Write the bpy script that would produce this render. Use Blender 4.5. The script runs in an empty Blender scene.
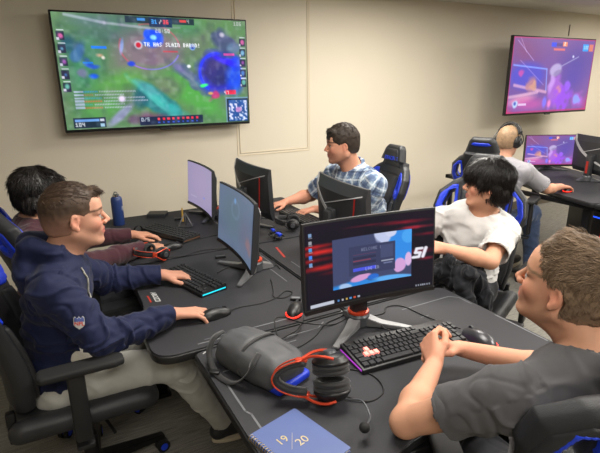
import bpy, bmesh, math, random
import numpy as np
from math import sin, cos, pi, radians as rad, sqrt, atan2
from mathutils import Vector, Matrix, Quaternion
from mathutils.bvhtree import BVHTree

SC = bpy.context.scene
COL = SC.collection
# ------------------------------------------------------------------ camera
F_PX, PITCH, ROLL, YAW = 485.6, .2938, -.0083, .4981
def _cam_axes():
    Fv = np.array([0, cos(PITCH), -sin(PITCH)]); R = np.array([1., 0, 0]); U = np.cross(R, Fv)
    R2 = cos(ROLL)*R + sin(ROLL)*U; U2 = -sin(ROLL)*R + cos(ROLL)*U
    c, s = cos(-YAW), sin(-YAW); M = np.array([[c, -s, 0], [s, c, 0], [0, 0, 1]])
    return M@R2, M@U2, M@Fv
_R, _U, _F = _cam_axes()
cam_d = bpy.data.cameras.new('camera'); cam = bpy.data.objects.new('camera', cam_d); COL.objects.link(cam)
m = Matrix.Identity(4)
for i in range(3):
    m[i][0] = _R[i]; m[i][1] = _U[i]; m[i][2] = -_F[i]
m[2][3] = 1.65
cam.matrix_world = m
cam_d.sensor_width = 36; cam_d.lens = 36*F_PX/600; cam_d.clip_start = .05
SC.camera = cam
# ------------------------------------------------------------------ light and exposure
SC.view_settings.view_transform = 'Standard'; SC.view_settings.look = 'None'
SC.view_settings.exposure = 0.10; SC.view_settings.gamma = 1.0; SC.view_settings.use_curve_mapping = False
W = bpy.data.worlds.new('room_air'); SC.world = W; W.use_nodes = True
W.node_tree.nodes['Background'].inputs[0].default_value = (1, .97, .93, 1)
W.node_tree.nodes['Background'].inputs[1].default_value = .16
CEIL = 2.415
TROFFERS = [(2.7, 2.75, 48), (1.0, 1.5, 34), (2.6, .3, 62), (6.6, 2.6, 52), (4.4, 1.2, 40), (.0, -.6, 34)]   # x, y, watts

# ------------------------------------------------------------------ small helpers
def s2l(c):
    c = np.asarray(c, float)/255.
    return np.where(c <= .04045, c/12.92, ((c+.055)/1.055)**2.4)
def C4(r, g, b): return tuple(s2l((r, g, b)))+(1.,)
MATS = {}
def mat(name, color, rough=.6, metal=0., var=.08, nscale=40., bump=.0, bscale=200., emit=None, estr=1., attr=None, sheen=0., coat=0., spec=.5, sss=0.):
    """procedural principled material: noise varies the colour a little and can drive a bump"""
    if name in MATS: return MATS[name]
    M = bpy.data.materials.new(name); M.use_nodes = True; nt = M.node_tree; N = nt.nodes; L = nt.links
    B = N['Principled BSDF']; tc = N.new('ShaderNodeTexCoord')
    nz = N.new('ShaderNodeTexNoise'); nz.inputs['Scale'].default_value = nscale; nz.inputs['Detail'].default_value = 3
    L.new(tc.outputs['Object'], nz.inputs['Vector'])
    mr = N.new('ShaderNodeMapRange'); mr.inputs[3].default_value = 1-var; mr.inputs[4].default_value = 1+var
    L.new(nz.outputs['Fac'], mr.inputs[0])
    mx = N.new('ShaderNodeVectorMath'); mx.operation = 'SCALE'
    if attr:
        at = N.new('ShaderNodeAttribute'); at.attribute_name = attr; L.new(at.outputs['Color'], mx.inputs[0])
    else:
        mx.inputs[0].default_value = C4(*color)[:3]
    L.new(mr.outputs[0], mx.inputs['Scale']); L.new(mx.outputs[0], B.inputs['Base Color'])
    B.inputs['Roughness'].default_value = rough; B.inputs['Metallic'].default_value = metal
    B.inputs['Specular IOR Level'].default_value = spec
    if sheen: B.inputs['Sheen Weight'].default_value = sheen
    if coat: B.inputs['Coat Weight'].default_value = coat; B.inputs['Coat Roughness'].default_value = .15
    if sss:
        B.inputs['Subsurface Weight'].default_value = sss; B.inputs['Subsurface Radius'].default_value = (.012, .005, .003)
        B.inputs['Subsurface Scale'].default_value = 1.0
    if bump:
        n2 = N.new('ShaderNodeTexNoise'); n2.inputs['Scale'].default_value = bscale; n2.inputs['Detail'].default_value = 4
        L.new(tc.outputs['Object'], n2.inputs['Vector'])
        bp = N.new('ShaderNodeBump'); bp.inputs['Strength'].default_value = bump; bp.inputs['Distance'].default_value = .002
        L.new(n2.outputs['Fac'], bp.inputs['Height']); L.new(bp.outputs[0], B.inputs['Normal'])
    if emit:
        B.inputs['Emission Color'].default_value = C4(*emit); B.inputs['Emission Strength'].default_value = estr
    MATS[name] = M
    return M

def link(name, me, material=None, parent=None, loc=(0, 0, 0), rot=(0, 0, 0)):
    o = bpy.data.objects.new(name, me); COL.objects.link(o)
    if material is not None and me is not None:
        me.materials.clear()
        for mm in (material if isinstance(material, (list, tuple)) else [material]): me.materials.append(mm)
    o.location = loc; o.rotation_euler = rot
    if parent: o.parent = parent
    return o
def tag(o, label, cat, group=None, kind=None):
    o['label'] = label; o['category'] = cat
    if group: o['group'] = group
    if kind: o['kind'] = kind
    return o
def thing(name, label, cat, loc=(0, 0, 0), rz=0., group=None):
    o = bpy.data.objects.new(name, None); COL.objects.link(o); o.location = loc; o.rotation_euler = (0, 0, rz)
    o.empty_display_size = .05
    return tag(o, label, cat, group)
def struct(o): o['kind'] = 'structure'; return o
def dup_tree(o, parent=None, skip=()):
    c = o.copy(); COL.objects.link(c); c.parent = parent
    for ch in [k for k in COL.objects if k.parent == o]:
        if ch.name.split('.')[0] in skip: continue
        dup_tree(ch, c, skip)
    return c
def mesh(name, V, Fc, smooth=False):
    me = bpy.data.meshes.new(name)
    V = np.asarray(V, np.float32)
    if isinstance(Fc, np.ndarray):
        n, k = Fc.shape
        me.vertices.add(len(V)); me.vertices.foreach_set('co', V.ravel())
        me.loops.add(n*k); me.loops.foreach_set('vertex_index', Fc.astype(np.int32).ravel())
        me.polygons.add(n); me.polygons.foreach_set('loop_start', np.arange(0, n*k, k, dtype=np.int32))
        me.update(calc_edges=True); me.validate()
    else:
        me.from_pydata([tuple(map(float, v)) for v in V], [], [tuple(f) for f in Fc]); me.update()
    if smooth: me.polygons.foreach_set('use_smooth', np.ones(len(me.polygons), bool))
    return me
def bm_mesh(name, bm, smooth=False, angle=None):
    bmesh.ops.recalc_face_normals(bm, faces=bm.faces)
    me = bpy.data.meshes.new(name); bm.to_mesh(me); bm.free()
    if smooth or angle:
        me.polygons.foreach_set('use_smooth', np.ones(len(me.polygons), bool))
        if angle and hasattr(me, 'set_sharp_from_angle'): me.set_sharp_from_angle(angle=angle)
    return me
def box(bm, c, s, bev=0., rot=None, seg=2):
    """bevelled box centre c, full size s"""
    r = bmesh.ops.create_cube(bm, size=1.); vs = r['verts']
    bmesh.ops.scale(bm, vec=s, verts=vs)
    if bev:
        es = list({e for v in vs for e in v.link_edges})
        g = bmesh.ops.bevel(bm, geom=es, offset=bev, segments=seg, affect='EDGES', profile=.5)
        vs = list({v for f in g['faces'] for v in f.verts} | {v for v in vs if v.is_valid})
        # collect the island
        st = [vs[0]]; seen = {vs[0]}
        while st:
            v = st.pop()
            for e in v.link_edges:
                w = e.other_vert(v)
                if w not in seen: seen.add(w); st.append(w)
        vs = list(seen)
    if rot is not None: bmesh.ops.transform(bm, matrix=rot.to_4x4() if hasattr(rot, 'to_4x4') else rot, verts=vs)
    bmesh.ops.translate(bm, vec=c, verts=vs)
    return vs
def cyl(bm, a, b, r1, r2=None, seg=20, cap=True):
    a = Vector(a); b = Vector(b); r2 = r1 if r2 is None else r2
    d = b-a; q = d.to_track_quat('Z', 'Y').to_matrix().to_4x4(); q.translation = (a+b)/2
    return bmesh.ops.create_cone(bm, cap_ends=cap, segments=seg, radius1=r1, radius2=r2, depth=d.length, matrix=q)['verts']
def lathe(bm, prof, seg=24, mtx=None):
    rings = []
    for r, z in prof:
        ring = []
        for i in range(seg):
            a = 2*pi*i/seg; p = Vector((r*cos(a), r*sin(a), z))
            if mtx is not None: p = mtx @ p
            ring.append(bm.verts.new(p))
        rings.append(ring)
    for A, B in zip(rings, rings[1:]):
        for i in range(seg): bm.faces.new((A[i], A[(i+1) % seg], B[(i+1) % seg], B[i]))
    bm.faces.new(rings[0]); bm.faces.new(rings[-1])
def smooth_path(pts, n=8):
    """Catmull-Rom through the points"""
    P = [Vector(p) for p in pts]; out = []
    for i in range(len(P)-1):
        p0 = P[max(i-1, 0)]; p1 = P[i]; p2 = P[i+1]; p3 = P[min(i+2, len(P)-1)]
        for k in range(n):
            t = k/n
            out.append(.5*((2*p1)+(p2-p0)*t+(2*p0-5*p1+4*p2-p3)*t*t+(3*p1-p0-3*p2+p3)*t**3))
    out.append(P[-1]); return out
def tube(bm, pts, r, seg=8, rad_fn=None, flat=1.):
    P = [Vector(p) for p in pts]; rings = []; up = Vector((0, 0, 1)); prev = None
    for i, p in enumerate(P):
        t = (P[min(i+1, len(P)-1)]-P[max(i-1, 0)])
        if t.length < 1e-9: t = Vector((1, 0, 0))
        t.normalize()
        if prev is None:
            n = up.cross(t)
            if n.length < .05: n = Vector((1, 0, 0)).cross(t)
        else: n = prev-t*prev.dot(t)
        n.normalize(); prev = n; b = t.cross(n); rr = r if rad_fn is None else rad_fn(i/(len(P)-1))
        rings.append([bm.verts.new(p+(n*cos(2*pi*k/seg)+b*sin(2*pi*k/seg)*flat)*rr) for k in range(seg)])
    for A, B in zip(rings, rings[1:]):
        for k in range(seg): bm.faces.new((A[k], A[(k+1) % seg], B[(k+1) % seg], B[k]))
    bm.faces.new(rings[0]); bm.faces.new(rings[-1])
def prism(bm, poly, z0, z1, bev=0., seg=2):
    vs = [bm.verts.new((x, y, z0)) for x, y in poly]; f = bm.faces.new(vs)
    ex = bmesh.ops.extrude_face_region(bm, geom=[f]); nv = [g for g in ex['geom'] if isinstance(g, bmesh.types.BMVert)]
    bmesh.ops.translate(bm, vec=(0, 0, z1-z0), verts=nv)
    if bev:
        es = [e for e in bm.edges if (e.verts[0] in nv and e.verts[1] in nv) or (e.verts[0] in vs and e.verts[1] in vs)]
        bmesh.ops.bevel(bm, geom=es, offset=bev, segments=seg, affect='EDGES', profile=.5)
def round_poly(pts, radii, n=6):
    """2D polygon with each corner rounded by its radius"""
    out = []; N = len(pts)
    for i in range(N):
        p = Vector(pts[i]); a = Vector(pts[i-1])-p; b = Vector(pts[(i+1) % N])-p
        r = radii[i] if isinstance(radii, (list, tuple)) else radii
        r = min(r, a.length*.48, b.length*.48)
        if r <= 1e-5: out.append(tuple(p)); continue
        A = p+a.normalized()*r; B = p+b.normalized()*r
        for k in range(n+1):
            t = k/n; q = A*(1-t)**2+p*2*t*(1-t)+B*t*t; out.append(tuple(q))
    return out

# ------------------------------------------------------------------ implicit surfaces (smooth bodies, cloth, padding)
def noise3(P, seed=0):
    P = np.asarray(P, float); i = np.floor(P).astype(np.int64); f = P-i; f = f*f*(3-2*f)
    def h(ix, iy, iz):
        n = (ix*374761393+iy*668265263+iz*2147483647+seed*974634777) & 0xffffffff
        n = ((n ^ (n >> 13))*1274126177) & 0xffffffff
        return ((n ^ (n >> 16)) & 0xffff)/65535.*2-1
    r = 0
    for a in (0, 1):
        for b in (0, 1):
            for c in (0, 1):
                w = (f[:, 0] if a else 1-f[:, 0])*(f[:, 1] if b else 1-f[:, 1])*(f[:, 2] if c else 1-f[:, 2])
                r = r+w*h(i[:, 0]+a, i[:, 1]+b, i[:, 2]+c)
    return r
V3 = lambda *a: np.array(a, float)
def unit(v): v = np.asarray(v, float); return v/max(np.linalg.norm(v), 1e-9)
class Field:
    def __init__(s, lo, hi, res):
        s.lo = np.asarray(lo, float); s.res = res
        s.n = np.ceil((np.asarray(hi)-s.lo)/res).astype(int)+1
        s.F = np.full(s.n, .5, np.float32)
    def _grid(s, lo, hi, pad):
        a = np.maximum(np.floor((np.asarray(lo)-pad-s.lo)/s.res).astype(int), 0)
        b = np.minimum(np.ceil((np.asarray(hi)+pad-s.lo)/s.res).astype(int)+1, s.n)
        if (b <= a).any(): return None, None
        ax = [(s.lo[i]+np.arange(a[i], b[i])*s.res).astype(np.float32) for i in range(3)]
        sl = tuple(slice(a[i], b[i]) for i in range(3))
        return sl, (ax[0][:, None, None], ax[1][None, :, None], ax[2][None, None, :])
    def put(s, fn, lo, hi, k=0., op='u'):
        pad = k+3*s.res
        sl, G = s._grid(lo, hi, pad)
        if sl is None: return
        d = fn(*G); f = s.F[sl]
        if op == 's': d = -d
        if op == 'u':
            r = np.minimum(f, d)
            if k > 0: h = np.maximum(k-np.abs(f-d), 0); r = r-h*h/(4*k)
        else:
            r = np.maximum(f, d)
            if k > 0: h = np.maximum(k-np.abs(f-d), 0); r = r+h*h/(4*k)
        s.F[sl] = r
    def rc(s, a, b, r1, r2=None, k=0., op='u'):
        a = np.asarray(a, float); b = np.asarray(b, float); r2 = r1 if r2 is None else r2
        ab = b-a; L2 = max(float(ab@ab), 1e-12)
        def fn(X, Y, Z):
            x = X-a[0]; y = Y-a[1]; z = Z-a[2]
            h = np.clip((x*ab[0]+y*ab[1]+z*ab[2])/L2, 0, 1)
            return np.sqrt((x-ab[0]*h)**2+(y-ab[1]*h)**2+(z-ab[2]*h)**2)-(r1+(r2-r1)*h)
        R = max(r1, r2); s.put(fn, np.minimum(a, b)-R, np.maximum(a, b)+R, k, op)
    def el(s, c, r, M=None, k=0., op='u'):
        """ellipsoid; M columns are its axes"""
        c = np.asarray(c, float); r = np.asarray(r, float); M = np.eye(3) if M is None else np.asarray(M, float)
        def fn(X, Y, Z):
            x = X-c[0]; y = Y-c[1]; z = Z-c[2]; k0 = 0; k1 = 0
            for i in range(3):
                q = (x*M[0, i]+y*M[1, i]+z*M[2, i])/r[i]; k0 = k0+q*q; k1 = k1+(q/r[i])**2
            k0 = np.sqrt(k0); k1 = np.sqrt(k1)+1e-9
            return k0*(k0-1)/k1
        e = np.sqrt(((M*r)**2).sum(1)); s.put(fn, c-e, c+e, k, op)
    def bx(s, c, h, M=None, rd=.0, k=0., op='u'):
        c = np.asarray(c, float); h = np.asarray(h, float); M = np.eye(3) if M is None else np.asarray(M, float)
        def fn(X, Y, Z):
            x = X-c[0]; y = Y-c[1]; z = Z-c[2]
            q = [np.abs(x*M[0, i]+y*M[1, i]+z*M[2, i])-(h[i]-rd) for i in range(3)]
            o = np.sqrt(sum(np.maximum(t, 0)**2 for t in q))
            return o+np.minimum(np.maximum(q[0], np.maximum(q[1], q[2])), 0)-rd
        e = (np.abs(M)*h).sum(1); s.put(fn, c-e, c+e, k, op)
    def cutcyl(s, a, d, L, R, k=0.):
        """take away the cylinder starting at a in direction d"""
        a = np.asarray(a, float); d = unit(d)
        def fn(X, Y, Z):
            x = X-a[0]; y = Y-a[1]; z = Z-a[2]; h = x*d[0]+y*d[1]+z*d[2]
            rad_ = np.sqrt(np.maximum(x*x+y*y+z*z-h*h, 0))
            return np.maximum(np.maximum(-h, h-L), rad_-R)
        b = a+d*L; s.put(fn, np.minimum(a, b)-R, np.maximum(a, b)+R, k, 's')
    def torus(s, c, ax, R, r, k=0., op='u'):
        c = np.asarray(c, float); ax = unit(ax)
        def fn(X, Y, Z):
            x = X-c[0]; y = Y-c[1]; z = Z-c[2]; h = x*ax[0]+y*ax[1]+z*ax[2]
            q = np.sqrt(np.maximum(x*x+y*y+z*z-h*h, 0))-R
            return np.sqrt(q*q+h*h)-r
        s.put(fn, c-R-r, c+R+r, k, op)
    def surface(s):
        F = s.F; S = F < 0
        # close the shape at the box faces
        for ax in range(3):
            i0 = [slice(None)]*3; i0[ax] = 0; i1 = [slice(None)]*3; i1[ax] = -1
            F[tuple(i0)] = np.maximum(F[tuple(i0)], 1e-3); F[tuple(i1)] = np.maximum(F[tuple(i1)], 1e-3)
        S = F < 0
        cnt = np.zeros(np.array(F.shape)-1, np.uint8)
        for a in (0, 1):
            for b in (0, 1):
                for c in (0, 1):
                    cnt += S[a:F.shape[0]-1+a, b:F.shape[1]-1+b, c:F.shape[2]-1+c]
        act = np.argwhere((cnt > 0) & (cnt < 8)); del cnt
        idx = np.full(np.array(F.shape)-1, -1, np.int32); idx[tuple(act.T)] = np.arange(len(act))
        acc = np.zeros((len(act), 3)); num = np.zeros(len(act))
        I, J, K = act.T
        corners = [(a, b, c) for a in (0, 1) for b in (0, 1) for c in (0, 1)]
        val = {c: F[I+c[0], J+c[1], K+c[2]].astype(float) for c in corners}
        for c in corners:
            for ax in range(3):
                if c[ax] == 0:
                    e = list(c); e[ax] = 1; e = tuple(e)
                    v0 = val[c]; v1 = val[e]; mk = (v0 < 0) != (v1 < 0)
                    t = np.where(mk, v0/np.where(mk, v0-v1, 1), 0)
                    p = np.zeros((len(act), 3)); p[:] = c; p[:, ax] += t
                    acc += p*mk[:, None]; num += mk
        V = (act+acc/num[:, None])*s.res+s.lo
        Q = []
        for ax in range(3):
            o1, o2 = [(1, 2), (2, 0), (0, 1)][ax]
            sl0 = [slice(1, -1)]*3; sl1 = [slice(1, -1)]*3; sl0[ax] = slice(0, -1); sl1[ax] = slice(1, None)
            A = S[tuple(sl0)]; B = S[tuple(sl1)]
            e = np.argwhere(A != B); off = np.array([1, 1, 1]); off[ax] = 0; e = e+off
            if not len(e): continue
            d1 = np.zeros(3, int); d1[o1] = 1; d2 = np.zeros(3, int); d2[o2] = 1
            q = np.stack([idx[tuple((e-d1-d2).T)], idx[tuple((e-d2).T)], idx[tuple(e.T)], idx[tuple((e-d1).T)]], 1)
            fl = ~S[tuple(e.T)]
            q[fl] = q[fl][:, ::-1]; Q.append(q)
        Q = np.concatenate(Q); Q = Q[(Q >= 0).all(1)]
        return V, Q
def relax(V, Q, it=2, lam=.5):
    e = np.concatenate([Q[:, [0, 1]], Q[:, [1, 2]], Q[:, [2, 3]], Q[:, [3, 0]]]); n = len(V)
    deg = np.bincount(e[:, 0], minlength=n)+np.bincount(e[:, 1], minlength=n)+1e-9
    for k in range(it):
        for l in (lam, -lam*1.02):
            A = np.stack([np.bincount(e[:, 0], V[e[:, 1], j], n)+np.bincount(e[:, 1], V[e[:, 0], j], n) for j in range(3)], 1)/deg[:, None]
            V = V+l*(A-V)
    return V
def normals(V, Q):
    fn = np.cross(V[Q[:, 2]]-V[Q[:, 0]], V[Q[:, 3]]-V[Q[:, 1]]); N = np.zeros_like(V)
    for j in range(4):
        for a in range(3): N[:, a] += np.bincount(Q[:, j], fn[:, a], len(V))
    return N/np.maximum(np.linalg.norm(N, axis=1), 1e-12)[:, None]
def largest(V, Q):
    """keep only the largest connected piece"""
    n = len(V); lab = np.arange(n)
    for _ in range(4000):
        m_ = lab[Q].min(1); new = lab.copy()
        for j in range(4): np.minimum.at(new, Q[:, j], m_)
        new = new[new]
        if (new == lab).all(): break
        lab = new
    root = np.bincount(lab, minlength=n).argmax(); keep = lab == root
    mp = np.cumsum(keep)-1; Q = mp[Q[keep[Q].all(1)]]; return V[keep], Q
def set_col(me, col, name='Col'):
    a = me.attributes.new(name, 'FLOAT_COLOR', 'POINT')
    a.data.foreach_set('color', np.concatenate([col, np.ones((len(col), 1))], 1).astype(np.float32).ravel())
def set_vec(me, v, name='fab'):
    a = me.attributes.new(name, 'FLOAT_VECTOR', 'POINT'); a.data.foreach_set('vector', v.astype(np.float32).ravel())
def poly_sd(X, Y, poly):
    """signed distance to a 2D polygon"""
    d = 1e9; s = 1.; n = len(poly); ins = np.zeros(np.broadcast(X, Y).shape, bool)
    for i in range(n):
        ax, ay = poly[i]; bx_, by = poly[i-1]; ex, ey = bx_-ax, by-ay; wx = X-ax; wy = Y-ay
        t = np.clip((wx*ex+wy*ey)/(ex*ex+ey*ey), 0, 1)
        d = np.minimum(d, (wx-ex*t)**2+(wy-ey*t)**2)
        c = ((ay > Y) != (by > Y)) & (X < (bx_-ax)*(Y-ay)/((by-ay) if by != ay else 1e-9)+ax)
        ins = ins ^ c
    return np.where(ins, -1, 1)*np.sqrt(d)
# ------------------------------------------------------------------ people
def frame(yaw, pitch=0., roll=0.):
    """axes (forward, left, up) for a heading in degrees; pitch up, roll to the left shoulder"""
    R = Matrix.Rotation(rad(yaw), 3, 'Z') @ Matrix.Rotation(-rad(pitch), 3, 'Y') @ Matrix.Rotation(rad(roll), 3, 'X')
    return np.array(R)
class Head:
    def __init__(s, c, yaw, pitch=0, roll=0, k=1.): s.c = np.asarray(c, float); s.M = frame(yaw, pitch, roll); s.k = k
    def w(s, *p): return s.c+s.M@(np.array(p, float)*s.k)
    def local(s, P): return ((P-s.c)@s.M)/s.k
def head_skin(F, H, st):
    w = H.w; k = H.k; M = H.M; fat = st.get('fat', 0.)
    F.el(w(-.014, 0, .034), np.array([.098, .076, .086])*k, M, .02)
    F.el(w(.022, 0, -.03), np.array([.064+fat*.3, .059+fat, .088])*k, M, .03)
    for y in (-1, 1):
        F.rc(w(-.012, y*(.046+fat), -.052), w(.062, y*.016, -.098-fat*.3), (.021+fat*.6)*k, .015*k, .022)
        F.el(w(.058, y*.036, -.024), np.array([.024, .020, .024])*k, M, .02)
        F.rc(w(.066, y*.046, .020), w(.081, y*.014, .021), .010*k, .010*k, .014)
    F.el(w(.072, 0, -.098), np.array([.019, .020, .017])*k, M, .014)
    F.el(w(.074, 0, -.058), np.array([.020, .026, .026])*k, M, .016)          # muzzle
    F.el(w(.064, 0, .05), np.array([.026, .05, .034])*k, M, .03)
    nl = st.get('nose', 0.)
    F.rc(w(.084, 0, .016), w(.107+nl, 0, -.021), .0070*k, .0080*k, .009)
    F.el(w(.109+nl, 0, -.026), np.array([.0090, .0090, .0080])*k, M, .006)
    for y in (-1, 1):
        F.el(w(.098, y*.0125, -.030), np.array([.010, .0075, .0085])*k, M, .005)
        F.el(w(.091, y*.030, .002), np.array([.014, .019, .0125])*k, M, .010, 's')       # eye hollow
        F.el(w(.0725, y*.031, .001), np.array([.0135]*3)*k, M, .0)                       # eyeball
        F.rc(w(.0755, y*.045, .0105), w(.0840, y*.020, .0120), .0048*k, .0045*k, .003)    # upper lid
        F.rc(w(.0745, y*.043, -.0115), w(.0820, y*.022, -.0125), .0040*k, .0038*k, .003)  # lower lid
        F.el(w(.104+nl, y*.007, -.0365), np.array([.004, .0032, .003])*k, M, .002, 's')
    for y in (-1, 1):
        F.rc(w(.0905, 0, -.0540), w(.0790, y*.023, -.0595), .0056*k, .0035*k, .005); F.rc(w(.0892, 0, -.0670), w(.0790, y*.022, -.0615), .0062*k, .0035*k, .005)
        F.rc(w(.0985, 0, -.0605), w(.0850, y*.025, -.0610), .0022*k, .002*k, .002, 's')
    for y in (-1, 1):                                                                  # ears
        R = M@np.array(Matrix.Rotation(rad(-18*y), 3, 'Z'))@np.array(Matrix.Rotation(rad(8), 3, 'Y'))
        c = w(-.008, y*.077, -.004)
        F.el(c, np.array([.0165, .0078, .0285])*k, R, .005)
        F.el(w(-.003, y*.0865, .002), np.array([.010, .010, .018])*k, R, .003, 's')
        F.el(w(-.002, y*.079, -.028), np.array([.008, .006, .011])*k, R, .004)
def head_color(H, V, base, st):
    """skin, lips, brows, eyes: the face's own colours"""
    L = H.local(V); x, y, z = L.T; ay = np.abs(y); n = len(V)
    col = np.tile(s2l(base), (n, 1)); near = (np.linalg.norm(L*[1, 1, .8], axis=1) < .16)
    def mixin(mk, c, a=1.):
        a = np.clip(np.asarray(mk, float)*a, 0, 1)[:, None]; col[:] = col*(1-a)+s2l(c)*a
    g = lambda cx, cy, cz, s: np.exp(-(((x-cx)**2+(ay-cy)**2+(z-cz)**2)/s**2))
    mixin(g(.075, .045, -.03, .03)*near, (214, 120, 100), .35)
    mixin(g(-.005, .085, -.005, .03)*near, (205, 110, 92), .35)
    mixin(g(.112, 0, -.026, .014)*near, (210, 118, 100), .3)
    lips = (x > .074) & (ay < .027) & (np.abs(z+.0605) < .0125*(1-(ay/.029)**2)+.001) & near
    mixin(lips, (176, 96, 90), .75)
    if st.get('beard'):
        b = np.clip((-.028-z)/.02, 0, 1)*np.clip((x+.012)/.02, 0, 1)*(z > -.125)*near*(~lips)*np.clip((ay-.0)/.01+.6, 0, 1)
        mixin(b, st['beard'], st.get('beard_a', .35))
    brow = np.clip(1.6-np.abs(z-(.0245+.004*np.sin((ay-.012)*60)))/.0035, 0, 1)*(ay > .012)*(ay < .064)*(x > .035)*near
    mixin(brow, st.get('brow_rgb', st['hair_rgb']), .9)
    er = np.sqrt((x-.0725)**2+(ay-.031)**2+(z-.001)**2)
    eye = (er < .0148) & (np.abs(z-.0005) < .0062) & (x > .078) & near
    mixin(eye, (196, 186, 178))
    mixin(eye & (np.sqrt((ay-.031)**2+(z-.001)**2) < .0072), st.get('iris', (60, 44, 34)))
    lash = (er < .019) & (np.abs(z-.0078) < .0024) & (x > .066) & (ay > .015) & (ay < .052) & near
    mixin(lash, (58, 40, 32), .8)
    return col
def hand(F, Wp, fwd, up, side, curl=(25, 25, 28, 32, 20), spread=1., k=1., thumb_in=0., bend2=1.1):
    """palm and five separate fingers; side +1: thumb to the left of fwd (seen from above the back of the hand)"""
    fwd = unit(fwd); up = unit(np.asarray(up, float)-fwd*np.dot(up, fwd)); T = side*np.cross(up, fwd)
    lens = [(.043, .025, .021), (.047, .029, .022), (.043, .027, .021), (.034, .020, .018)]
    for i in range(4):
        off = .0295-.0195*i
        kn = Wp+fwd*(.090-.0035*abs(i-1)-.004*(i == 3))*k+T*off*k
        F.rc(Wp+T*off*.45*k+fwd*.008*k, kn-up*.002*k, .0155*k, .0110*k, .012)
        d0 = unit(fwd+T*(.13-.085*i)*spread); A = 0; p = kn-up*.001
        r = [.0098, .0088, .0078, .0066]
        if i == 3: r = [q*.88 for q in r]
        for j in range(3):
            A += rad(curl[i])*(1., bend2, .75)[j]; d = d0*cos(A)-up*sin(A); q = p+d*lens[i][j]*k
            F.rc(p, q, r[j]*k, r[j+1]*k, .0035); p = q
    c = rad(curl[4]); b = Wp+fwd*.018*k+T*.020*k-up*.006*k
    d1 = unit(fwd*.78+T*(.72-thumb_in)-up*(.25+thumb_in)); m1 = b+d1*.042*k
    F.rc(b, m1, .0150*k, .0115*k, .012)
    d2 = unit(fwd*.95+T*(.35-thumb_in*1.2)-up*(.15+c*.4)); m2 = m1+d2*.033*k; F.rc(m1, m2, .0112*k, .0098*k, .005)
    d3 = unit(fwd*1.-T*(.05+c*.5)-up*(.12+c*.4)); F.rc(m2, m2+d3*.027*k, .0100*k, .0078*k, .004)
def fabric_coords(V, segs):
    best = np.full(len(V), 1e9); out = np.zeros((len(V), 3))
    for si, (a, b, r) in enumerate(segs):
        a = np.asarray(a, float); b = np.asarray(b, float); ab = b-a; L = np.linalg.norm(ab); t = ab/L
        h = np.clip(((V-a)@t)/L, 0, 1); q = V-a-np.outer(h*L, t); d = np.linalg.norm(q, axis=1)-r
        e1 = unit(np.cross(t, [0.13, .21, 1.]) if abs(t[2]) < .9 else np.cross(t, [1., .1, 0])); e2 = np.cross(t, e1)
        ang = np.arctan2(q@e2, q@e1); mk = d < best; best[mk] = d[mk]
        out[mk, 0] = (ang*r)[mk]; out[mk, 1] = ((V-a)@t)[mk]; out[mk, 2] = si
    return out
def wrinkle(V, N, fab, amp, seed, fine=1.):
    P = np.stack([fab[:, 0]*9, fab[:, 1]*34*fine+2.5*noise3(V*11, seed+5), fab[:, 2]*7.7], 1)
    f = noise3(P, seed); f = np.sign(f)*np.abs(f)**.8
    g = noise3(V*16, seed+1); h = noise3(V*48, seed+2)
    a = amp if np.isscalar(amp) else amp
    P2 = np.stack([fab[:, 0]*5+1.2*noise3(V*9, seed+8), fab[:, 1]*15*fine+1.5*noise3(V*7, seed+6), fab[:, 2]*3.1], 1)
    c1 = np.exp(-(noise3(P2, seed+3)/.16)**2); c2 = np.exp(-(noise3(V*13+3, seed+4)/.10)**2)*np.clip(noise3(V*5, seed+7)+.3, 0, 1)
    return V+N*((.38*f+.40*g+.10*h+.75*c1-.5*c2-.25)*a)[:, None]
def scatter(V, Q, n, rng, keep=None):
    A = V[Q[:, 0]]; B = V[Q[:, 1]]; Cc = V[Q[:, 2]]; D = V[Q[:, 3]]
    ar = np.linalg.norm(np.cross(Cc-A, D-B), axis=1)
    if keep is not None: ar = ar*keep[Q[:, 0]]
    i = rng.choice(len(Q), n, p=ar/ar.sum()); u = rng.random((n, 1)); v = rng.random((n, 1))
    N = np.cross(Cc-A, D-B)[i]; N /= np.maximum(np.linalg.norm(N, axis=1), 1e-12)[:, None]
    return (A[i]*(1-u)*(1-v)+B[i]*u*(1-v)+Cc[i]*u*v+D[i]*(1-u)*v), N
def locks(P, N, D, L, w, rng, col, seg=4, lift=.4, droop=0., curl=0.):
    """curved tapering hair locks: roots P, surface normals N, combing directions D"""
    n = len(P); D = D-N*(D*N).sum(1)[:, None]; D /= np.maximum(np.linalg.norm(D, axis=1), 1e-9)[:, None]
    S = np.cross(N, D); L = L*(.65+.7*rng.random(n)); w = w*(.7+.6*rng.random(n)); ph = rng.random(n)*6.28
    p = P-N*.002; V = np.zeros((n, seg, 3, 3)); cc = np.zeros((n, seg, 3, 3))
    tint = .72+.56*rng.random((n, 1))
    for j in range(seg):
        t = j/(seg-1); ww = (w*(1-t)**.7+.00025)[:, None]
        if j:
            dr = D*(1-.0*t)+N*(lift*(1-1.5*t))+S*(curl*np.sin(ph+t*3.5))[:, None]; dr[:, 2] -= droop*t
            dr /= np.linalg.norm(dr, axis=1)[:, None]; p = p+dr*(L/(seg-1))[:, None]
        V[:, j, 0] = p-S*ww; V[:, j, 1] = p+S*ww; V[:, j, 2] = p+N*ww*.8
        cc[:, j] = (s2l(col)*(tint))[:, None, :]
    base = np.arange(n)[:, None]*seg*3; Q = []
    for j in range(seg-1):
        for a, b in ((0, 1), (1, 2), (2, 0)):
            Q.append(base[:, 0:1]+np.array([[j*3+a, j*3+b, (j+1)*3+b, (j+1)*3+a]]))
    return V.reshape(-1, 3), np.concatenate(Q), cc.reshape(-1, 3)
SEG_FAB = {}
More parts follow.
